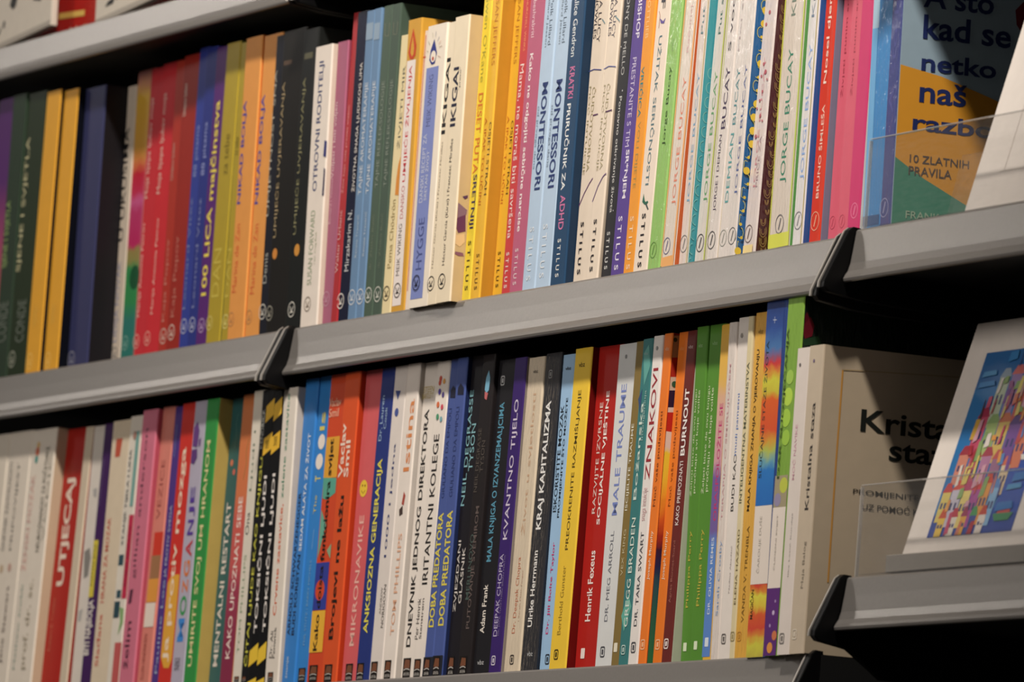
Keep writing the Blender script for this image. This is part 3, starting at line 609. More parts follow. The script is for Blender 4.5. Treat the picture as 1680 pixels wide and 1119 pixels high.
   ('l', 'line_drawing', [(0.01171, 0.12314), (0.01889, 0.12343)], 0.00087, '5a3060'),
   ('l', 'line_drawing', [(0.01889, 0.07726), (0.01416, 0.07362), (0.00755, 0.06708), (0.00094, 0.05848)], 0.00078, '6a3a74'),
   ('l', 'line_drawing', [(0.01416, 0.19261), (0.01889, 0.18899)], 0.00078, '5a8a98'),
   ('t', 'publisher_mark', 'S T I L U S', 0.00623, 0.01095, 0.00883, 0.04656, '26222a', 'd', 0.012),
  ], []),
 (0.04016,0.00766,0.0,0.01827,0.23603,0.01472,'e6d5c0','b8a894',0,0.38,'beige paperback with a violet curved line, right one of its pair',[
   ('t', 'author_name', 'EMMA LUCY', 0.00731, 0.01206, 0.17645, 0.2218, '5c5864', 'd', 0.0),
   ('t', 'author_name', 'KNOWLES', 0.00183, 0.00621, 0.17862, 0.21364, '5c5864', 'd', 0.0),
   ('t', 'title', 'ČUDOTVORNA', 0.00731, 0.01279, 0.08169, 0.14365, 'b0a482', 'd', 0.0),
   ('t', 'title', 'MOĆ INTUICIJE', 0.00183, 0.00621, 0.08124, 0.14327, 'b0a482', 'd', 0.0),
   ('l', 'line_drawing', [(0.0, 0.15497), (0.00731, 0.15643), (0.01827, 0.15503)], 0.0007, '5a64a0'),
   ('l', 'line_drawing', [(0.00914, 0.1233), (0.01827, 0.12389)], 0.00087, '5a3060'),
   ('l', 'line_drawing', [(0.01827, 0.07836), (0.01371, 0.07625), (0.00731, 0.06971), (0.00091, 0.05909)], 0.00078, '6a4a84'),
   ('l', 'line_drawing', [(0.01096, 0.19219), (0.01827, 0.18776)], 0.00078, '6a98a4'),
   ('t', 'publisher_mark', 'S T I L U S', 0.00603, 0.0106, 0.00858, 0.0462, '26222a', 'd', 0.012),
  ], []),
 (0.05874,0.00995,0.0,0.01825,0.23001,0.00844,'2a2a2e','2a2a2e',0,0.38,'black paperback with tiny white star specks and white downward title',[
   ('t', 'author_name', 'ANTHONY DE MELLO', 0.00581, 0.01016, 0.1482, 0.22801, 'c4c4c0', 'd', 0.0),
   ('t', 'title', 'Ponovno otkrivanje života', 0.00508, 0.01016, 0.04945, 0.13295, 'dcdcd6', 'd', 0.0),
   ('t', 'publisher_mark', 'S T I L U S', 0.00508, 0.00944, 0.00897, 0.0358, 'd8d8d4', 'd', 0.01),
   ('d', 'star_speck', 0.01016, 0.13676, 0.00066, 'd0d0d0'),
   ('d', 'star_speck', 0.00581, 0.18925, 0.00066, 'd0d0d0'),
   ('d', 'star_speck', 0.00726, 0.11569, 0.00066, 'd0d0d0'),
   ('d', 'star_speck', 0.00871, 0.01441, 0.00065, 'd0d0d0'),
   ('d', 'star_speck', 0.01162, 0.05061, 0.00055, 'd0d0d0'),
   ('d', 'star_speck', 0.0029, 0.16915, 0.00055, 'd0d0d0'),
  ], []),
 (0.07729,0.00777,0.0,0.02385,0.23402,0.01429,'5b4392','5b4392',0,0.38,'violet paperback with white downward title, left of the orange book',[
   ('t', 'author_name', 'ANN BISHOP', 0.00662, 0.0123, 0.17229, 0.22611, 'e8e2ea', 'd', 0.012),
   ('t', 'title', 'PRESTANITE S TIM', 0.00568, 0.01135, 0.09453, 0.15867, 'd4cae0', 'd', 0.0),
   ('t', 'title', 'SR*NJEM', 0.00662, 0.01324, 0.05745, 0.09236, 'efe8f2', 'd', 0.016),
   ('t', 'publisher_mark', 'S T I L U S', 0.00568, 0.01135, 0.00658, 0.04494, 'e8e0ee', 'd', 0.012),
  ], []),
 (0.10143,0.00494,0.0,0.01572,0.23401,0.00837,'ef9a1c','ef9a1c',0,0.38,'orange paperback with teal downward title, right of the violet book',[
   ('t', 'author_name', 'ALAN GOTTLIEB', 0.00429, 0.00858, 0.16934, 0.22287, 'f4c890', 'd', 0.0),
   ('t', 'title', 'VREĆICA', 0.00286, 0.00858, 0.11283, 0.14919, '2e7f86', 'd', 0.016),
   ('t', 'title', 'VOLI DIJETE', 0.00358, 0.00858, 0.06222, 0.10976, 'a89050', 'd', 0.0),
   ('t', 'publisher_mark', 'S T I L U S', 0.00501, 0.01002, 0.00483, 0.04248, 'f8d8b0', 'd', 0.01),
  ], []),
 (0.11746,0.004,0.0,0.02066,0.23404,0.01911,'e9d8c6','e9d8c6',0,0.38,'beige-white paperback with a hummingbird ornament beside the green spine',[
   ('t', 'title', 'UŽITAK SERIČNOSTI', 0.0073, 0.01356, 0.06282, 0.16925, '5c7a82', 'd', 0.006),
   ('p', 'bird_ornament', [(0.00626, 0.05718), (0.00876, 0.05193), (0.01043, 0.05077), (0.01252, 0.05159), (0.01419, 0.05043), (0.01169, 0.04865), (0.00876, 0.04912), (0.00522, 0.05125)], '2f6a54'),
   ('p', 'bird_ornament', [(0.01148, 0.05018), (0.01565, 0.04529), (0.01419, 0.04492), (0.01043, 0.04877)], '3a4a4c'),
   ('p', 'bird_ornament', [(0.00626, 0.18186), (0.01148, 0.17924), (0.01461, 0.1814), (0.01294, 0.17755), (0.00835, 0.17808)], '6a5a9c'),
   ('l', 'bird_ornament', [(0.00417, 0.18716), (0.00626, 0.18388), (0.00584, 0.17483)], 0.00052, 'a85a4c'),
   ('t', 'author_name', 'TOF', 0.00626, 0.01252, 0.18858, 0.22079, '4a4a50', 'd', 0.0),
   ('t', 'publisher_mark', 'S T I L U S', 0.00709, 0.01252, 0.00472, 0.0428, '26222a', 'd', 0.014),
  ], []),
 (0.13841,0.004,0.0,0.01763,0.22503,0.01634,'92c464','7fae58',1,0.38,'leaf-green shrink-wrapped paperback with dark title, left of the wrapped white run',[
   ('t', 'title', 'Jorge Bucay', 0.00617, 0.01093, 0.08865, 0.1449, '2f4a20', 'u', 0.0),
   ('t', 'subtitle', 'priče', 0.00617, 0.01058, 0.15598, 0.16503, '8ab070', 'u', 0.0),
   ('e', 'publisher_mark', 0.00705, 0.01531, 0.0058, '5f8a3c'),
  ], []),
 (0.15634,0.005,0.0,0.01838,0.22205,0.02134,'e2d4c8','c85a18',1,0.38,'shrink-wrapped white paperback with salmon-orange lettering and an orange cover',[
   ('t', 'title', 'JORGE BUCAY', 0.00772, 0.0136, 0.045, 0.13597, 'e0856a', 'u', 0.0),
   ('t', 'author_name', 'Računaj na me', 0.00827, 0.01195, 0.15306, 0.21615, 'd8b0b0', 'u', 0.0),
   ('p', 'border_rule', [(0.0, 0.00302), (0.00147, 0.00302), (0.00147, 0.2173), (0.0, 0.2173)], 'eeb070'),
   ('p', 'border_rule', [(0.01617, 0.00167), (0.01838, 0.00167), (0.01838, 0.21526), (0.01617, 0.21526)], 'eaa868'),
   ('e', 'publisher_mark', 0.00643, 0.01699, 0.006, '7a7a98'),
   ('p', 'cover_art', [(0.00147, 0.00894), (0.01617, 0.00971), (0.01617, 0.00176), (0.00147, 0.00247)], 'e8a860'),
  ], []),
 (0.17502,0.00845,0.0,0.0126,0.22201,0.01095,'e0d5cc','2f9aa6',1,0.38,'shrink-wrapped white paperback with pale blue lettering and a teal front cover',[
   ('t', 'title', 'JORGE BUCAY', 0.00529, 0.00945, 0.045, 0.13758, '7aa6c4', 'u', 0.0),
   ('t', 'author_name', 'Put suza', 0.00504, 0.00819, 0.1646, 0.21443, '6a8a90', 'u', 0.0),
   ('p', 'border_rule', [(0.01109, 0.00301), (0.0126, 0.00301), (0.0126, 0.21378), (0.01109, 0.21378)], 'd8c8a0'),
   ('e', 'publisher_mark', 0.0063, 0.01733, 0.00618, '8a8a88'),
  ], [('l', 'lace_loops', [(0.00705, 0.1333), (0.00578, 0.13351), (0.00468, 0.13442), (0.00398, 0.13586), (0.00388, 0.13756), (0.00428, 0.1392), (0.0052, 0.14036), (0.00646, 0.14093)], 0.00048, '7ac0b8'), ('l', 'lace_loops', [(0.00676, 0.12299), (0.00549, 0.12319), (0.00439, 0.12411), (0.00369, 0.12555), (0.00359, 0.12725), (0.00399, 0.12889), (0.00491, 0.13004), (0.00617, 0.13061)], 0.00048, '7ac0b8'), ('l', 'lace_loops', [(0.00647, 0.11268), (0.0052, 0.11289), (0.0041, 0.1138), (0.0034, 0.11524), (0.00331, 0.11694), (0.0037, 0.11858), (0.00462, 0.11973), (0.00588, 0.1203)], 0.00048, '7ac0b8'), ('l', 'lace_loops', [(0.00618, 0.10238), (0.00491, 0.10259), (0.00382, 0.1035), (0.00311, 0.10494), (0.00302, 0.10664), (0.00341, 0.10828), (0.00433, 0.10943), (0.00559, 0.10999)], 0.00048, '7ac0b8'), ('l', 'lace_loops', [(0.0059, 0.09209), (0.00462, 0.09229), (0.00353, 0.09321), (0.00282, 0.09465), (0.00273, 0.09634), (0.00312, 0.09798), (0.00404, 0.09913), (0.0053, 0.09969)], 0.00048, '7ac0b8'), ('l', 'lace_loops', [(0.00561, 0.0818), (0.00433, 0.082), (0.00324, 0.08292), (0.00254, 0.08436), (0.00244, 0.08605), (0.00283, 0.08769), (0.00375, 0.08884), (0.00501, 0.0894)], 0.00048, '7ac0b8'), ('l', 'lace_loops', [(0.00532, 0.07151), (0.00404, 0.07172), (0.00295, 0.07264), (0.00225, 0.07408), (0.00215, 0.07577), (0.00255, 0.0774), (0.00346, 0.07856), (0.00472, 0.07911)], 0.00048, '7ac0b8'), ('l', 'lace_loops', [(0.00503, 0.06123), (0.00376, 0.06145), (0.00266, 0.06236), (0.00196, 0.0638), (0.00187, 0.0655), (0.00226, 0.06713), (0.00318, 0.06828), (0.00443, 0.06883)], 0.00048, '7ac0b8'), ('l', 'lace_loops', [(0.00474, 0.05096), (0.00347, 0.05118), (0.00238, 0.05209), (0.00167, 0.05353), (0.00158, 0.05522), (0.00197, 0.05685), (0.00289, 0.058), (0.00415, 0.05856)], 0.00048, '7ac0b8'), ('l', 'lace_loops', [(0.00445, 0.0407), (0.00318, 0.04091), (0.00209, 0.04183), (0.00139, 0.04327), (0.00129, 0.04496), (0.00168, 0.04659), (0.0026, 0.04773), (0.00386, 0.04829)], 0.00048, '7ac0b8'), ('l', 'lace_loops', [(0.00417, 0.03044), (0.00289, 0.03065), (0.0018, 0.03157), (0.0012, 0.03301), (0.0012, 0.0347), (0.0014, 0.03633), (0.00231, 0.03747), (0.00357, 0.03802)], 0.00048, '7ac0b8'), ('l', 'lace_loops', [(0.00388, 0.02018), (0.00261, 0.0204), (0.00151, 0.02132), (0.0012, 0.02276), (0.0012, 0.02445), (0.0012, 0.02607), (0.00203, 0.02722), (0.00328, 0.02777)], 0.00048, '7ac0b8'), ('l', 'lace_loops', [(0.00359, 0.00994), (0.00232, 0.01015), (0.00123, 0.01107), (0.0012, 0.01251), (0.0012, 0.0142), (0.0012, 0.01583), (0.00174, 0.01697), (0.00299, 0.01752)], 0.00048, '7ac0b8'), ('l', 'lace_loops', [(0.0033, 0.0006), (0.00203, 0.0006), (0.0012, 0.00083), (0.0012, 0.00227), (0.0012, 0.00396), (0.0012, 0.00558), (0.00145, 0.00672), (0.00271, 0.00727)], 0.00048, '7ac0b8')]),
 (0.18792,0.01358,0.0,0.01554,0.22204,0.0178,'dfd4ca','a4b83c',1,0.38,'shrink-wrapped white paperback with leaf-green lettering beside a teal cover',[
   ('t', 'title', 'JORGE BUCAY', 0.00622, 0.01165, 0.04543, 0.1379, '67a06a', 'u', 0.0),
   ('t', 'author_name', 'Put sreće', 0.00544, 0.00932, 0.16399, 0.21377, '5a7a70', 'u', 0.0),
   ('e', 'publisher_mark', 0.00699, 0.01737, 0.00639, '3a3a3c'),
   ('p', 'border_rule', [(0.01367, 0.0024), (0.01554, 0.0024), (0.01554, 0.21288), (0.01367, 0.21288)], 'b8c060'),
  ], []),
 (0.20376,0.01389,0.0,0.01544,0.22204,0.01873,'dfd4cc','cdb860',1,0.38,'shrink-wrapped white paperback with charcoal lettering and a khaki edge',[
   ('t', 'title', 'BUCAY', 0.00541, 0.01112, 0.09556, 0.1393, '4a3f58', 'u', 0.006),
   ('t', 'subtitle', 'JORGE I DEMIAN', 0.00463, 0.00896, 0.03831, 0.09175, '5a5060', 'u', 0.0),
   ('t', 'author_name', 'S vodom', 0.00541, 0.00927, 0.15034, 0.21191, '4a4650', 'u', 0.0),
   ('e', 'publisher_mark', 0.00649, 0.01809, 0.00637, '4a4a4a'),
  ], []),
 (0.21951,0.01421,0.0,0.01591,0.22203,0.0171,'e0d6ce','5c9a8c',1,0.38,'shrink-wrapped white paperback with teal lettering and silvery highlights',[
   ('t', 'title', 'BUCAY', 0.00512, 0.0096, 0.09706, 0.1367, '4f8a90', 'u', 0.0),
   ('t', 'subtitle', 'DEMIAN', 0.00448, 0.00896, 0.04285, 0.09119, '5aa0a0', 'u', 0.0),
   ('e', 'publisher_mark', 0.0064, 0.01826, 0.00593, '9a9a90'),
   ('t', 'author_name', 'Moj svijet', 0.00384, 0.0064, 0.14884, 0.21023, 'b8a8a8', 'u', 0.0),
  ], []),
 (0.23571,0.01229,0.0,0.01145,0.22202,0.01297,'e0d6ce','0f63a0',1,0.38,'shrink-wrapped white paperback with slate-blue lettering and a bright blue floral cover',[
   ('t', 'title', 'JORGE BUCAY', 0.00435, 0.00859, 0.04603, 0.13763, '5c6a9c', 'u', 0.0),
   ('e', 'publisher_mark', 0.0063, 0.01809, 0.00612, '6a6a68'),
  ], [('l', 'floral_curls', [(0.00678, 0.17496), (0.00546, 0.17574), (0.00459, 0.17757), (0.0045, 0.1798), (0.00525, 0.1817), (0.00653, 0.18252), (0.00792, 0.18205)], 0.00052, 'c8c060'), ('d', 'yellow_petal', 0.00808, 0.17554, 0.00261, 'e4c42c'), ('l', 'floral_curls', [(0.00664, 0.17316), (0.00801, 0.17239), (0.00884, 0.17051), (0.00893, 0.16828), (0.00817, 0.16643), (0.00689, 0.1656), (0.00546, 0.16607)], 0.00052, 'c8c060'), ('d', 'yellow_petal', 0.00781, 0.16616, 0.00261, 'e4c42c'), ('l', 'floral_curls', [(0.00538, 0.15609), (0.00406, 0.15692), (0.00323, 0.15875), (0.00314, 0.16098), (0.0039, 0.16283), (0.00523, 0.16366), (0.00662, 0.16314)], 0.00052, 'c8c060'), ('d', 'yellow_petal', 0.00673, 0.15667, 0.00109, 'e4c42c'), ('l', 'floral_curls', [(0.00638, 0.15446), (0.00771, 0.15359), (0.00853, 0.15176), (0.00858, 0.14952), (0.00782, 0.14767), (0.00654, 0.14689), (0.00515, 0.14741)], 0.00052, 'c8c060'), ('d', 'yellow_petal', 0.0075, 0.14746, 0.00109, 'e4c42c'), ('l', 'floral_curls', [(0.00631, 0.13758), (0.00499, 0.13845), (0.00416, 0.14032), (0.00411, 0.14256), (0.00487, 0.14437), (0.0062, 0.14515), (0.0076, 0.14459)], 0.00052, 'c8c060'), ('d', 'yellow_petal', 0.00766, 0.13816, 0.00261, 'e4c42c'), ('l', 'floral_curls', [(0.00584, 0.13569), (0.00717, 0.13483), (0.008, 0.13296), (0.00799, 0.13071), (0.00723, 0.12891), (0.0059, 0.12817), (0.0045, 0.12873)], 0.00052, 'c8c060'), ('d', 'yellow_petal', 0.00696, 0.12874, 0.00109, 'e4c42c'), ('l', 'floral_curls', [(0.00533, 0.11886), (0.00401, 0.11973), (0.00323, 0.12165), (0.00319, 0.12384), (0.00399, 0.12565), (0.00533, 0.12639), (0.00668, 0.12578)], 0.00052, 'c8c060'), ('d', 'yellow_petal', 0.00673, 0.1194, 0.00109, 'e4c42c'), ('l', 'floral_curls', [(0.00606, 0.1171), (0.00734, 0.11618), (0.00817, 0.11431), (0.00816, 0.11207), (0.00735, 0.1103), (0.00602, 0.10956), (0.00462, 0.11017)], 0.00052, 'c8c060'), ('d', 'yellow_petal', 0.00708, 0.11014, 0.00261, 'e4c42c'), ('l', 'floral_curls', [(0.00446, 0.10013), (0.00313, 0.10104), (0.00235, 0.10296), (0.00235, 0.1052), (0.00316, 0.10696), (0.0045, 0.10766), (0.0059, 0.10701)], 0.00052, 'c8c060'), ('d', 'yellow_petal', 0.00585, 0.10066, 0.00261, 'e4c42c'), ('l', 'floral_curls', [(0.0048, 0.09832), (0.00613, 0.09736), (0.00687, 0.09544), (0.00687, 0.0932), (0.006, 0.09147), (0.00472, 0.09078), (0.00332, 0.09143)], 0.00052, 'c8c060'), ('d', 'yellow_petal', 0.00582, 0.09136, 0.00261, 'e4c42c'), ('l', 'floral_curls', [(0.00449, 0.08154), (0.0032, 0.08255), (0.00242, 0.08446), (0.00247, 0.08667), (0.00328, 0.08843), (0.00462, 0.08908), (0.00602, 0.08839)], 0.00052, 'c8c060'), ('d', 'yellow_petal', 0.00598, 0.08209, 0.00261, 'e4c42c'), ('l', 'floral_curls', [(0.00336, 0.07949), (0.00469, 0.07853), (0.00543, 0.07656), (0.00538, 0.07436), (0.00451, 0.07264), (0.00318, 0.07199), (0.00182, 0.07269)], 0.00052, 'c8c060'), ('d', 'yellow_petal', 0.00433, 0.07257, 0.00109, 'e4c42c'), ('l', 'floral_curls', [(0.00209, 0.06269), (0.0012, 0.06369), (0.0012, 0.06562), (0.0012, 0.06786), (0.0012, 0.06954), (0.00233, 0.07014), (0.00368, 0.06944)], 0.00052, 'c8c060'), ('d', 'yellow_petal', 0.00358, 0.06319, 0.00261, 'e4c42c'), ('l', 'floral_curls', [(0.00458, 0.06109), (0.00586, 0.06008), (0.0066, 0.05811), (0.00655, 0.05591), (0.00568, 0.05419), (0.00434, 0.05363), (0.00299, 0.05433)], 0.00052, 'c8c060'), ('d', 'yellow_petal', 0.00549, 0.05417, 0.00109, 'e4c42c'), ('l', 'floral_curls', [(0.00217, 0.04415), (0.0012, 0.0452), (0.0012, 0.04716), (0.0012, 0.04937), (0.0012, 0.05104), (0.0025, 0.05161), (0.00381, 0.05086)], 0.00052, 'c8c060'), ('d', 'yellow_petal', 0.00371, 0.04465, 0.00109, 'e4c42c'), ('l', 'floral_curls', [(0.00271, 0.04228), (0.004, 0.04119), (0.00469, 0.03922), (0.00459, 0.03702), (0.00372, 0.03534), (0.00238, 0.03483), (0.0012, 0.03557)], 0.00052, 'c8c060'), ('d', 'yellow_petal', 0.00362, 0.03537, 0.00109, 'e4c42c'), ('l', 'floral_curls', [(0.0012, 0.02548), (0.0012, 0.02653), (0.0012, 0.02854), (0.0012, 0.03071), (0.0012, 0.03238), (0.0012, 0.0329), (0.00256, 0.03211)], 0.00052, 'c8c060'), ('d', 'yellow_petal', 0.00241, 0.02595, 0.00109, 'e4c42c'), ('l', 'floral_curls', [(0.00307, 0.02376), (0.00431, 0.02266), (0.005, 0.02069), (0.0049, 0.01849), (0.00399, 0.01685), (0.00264, 0.01634), (0.00128, 0.01713)], 0.00052, 'c8c060'), ('d', 'yellow_petal', 0.00389, 0.01688, 0.00109, 'e4c42c'), ('l', 'floral_curls', [(0.0012, 0.0069), (0.0012, 0.008), (0.0012, 0.01001), (0.0012, 0.01222), (0.0012, 0.01385), (0.0012, 0.01432), (0.00212, 0.01349)], 0.00052, 'c8c060'), ('d', 'yellow_petal', 0.00191, 0.00737, 0.00261, 'e4c42c'), ('l', 'floral_curls', [(0.00258, 0.00518), (0.00382, 0.00404), (0.00447, 0.00202), (0.00432, 0.0006), (0.0034, 0.0006), (0.00201, 0.0006), (0.0012, 0.0006)], 0.00052, 'c8c060'), ('d', 'yellow_petal', 0.00335, 0.0006, 0.00109, 'e4c42c')]),
 (0.24747,0.0181,0.0,0.01727,0.22204,0.01862,'ded0ca','4a1420',1,0.38,'shrink-wrapped white paperback spattered with red, maroon patterned cover beside it',[
   ('t', 'title', 'JORGE BUCAY', 0.00691, 0.01036, 0.04951, 0.142, 'c88a90', 'u', 0.0),
   ('t', 'subtitle', 'PRIČE ZA', 0.0095, 0.01295, 0.05123, 0.08655, 'a88a90', 'u', 0.0),
   ('e', 'publisher_mark', 0.00691, 0.01928, 0.00632, '6a5a58'),
   ('d', 'red_spatter', 0.00864, 0.17297, 0.00149, 'b8606a'),
   ('d', 'red_spatter', 0.00518, 0.16487, 0.00128, 'b8606a'),
   ('d', 'red_spatter', 0.00691, 0.13708, 0.00127, 'b8606a'),
   ('d', 'red_spatter', 0.01036, 0.13119, 0.0017, 'b8606a'),
   ('d', 'red_spatter', 0.00518, 0.12878, 0.00106, 'b8606a'),
   ('d', 'red_spatter', 0.00864, 0.11781, 0.00106, 'b8606a'),
   ('d', 'red_spatter', 0.00604, 0.11173, 0.00106, 'b8606a'),
   ('d', 'red_spatter', 0.00864, 0.10087, 0.00127, 'b8606a'),
   ('d', 'red_spatter', 0.01209, 0.09713, 0.00085, 'b8606a'),
   ('d', 'red_spatter', 0.00518, 0.08683, 0.00148, 'b8606a'),
   ('d', 'red_spatter', 0.01382, 0.12573, 0.00085, 'b8606a'),
   ('d', 'red_spatter', 0.00345, 0.10649, 0.00085, 'b8606a'),
   ('p', 'border_rule', [(0.00173, 0.00449), (0.01468, 0.00449), (0.01468, 0.01134), (0.00173, 0.01134)], 'e8d090'),
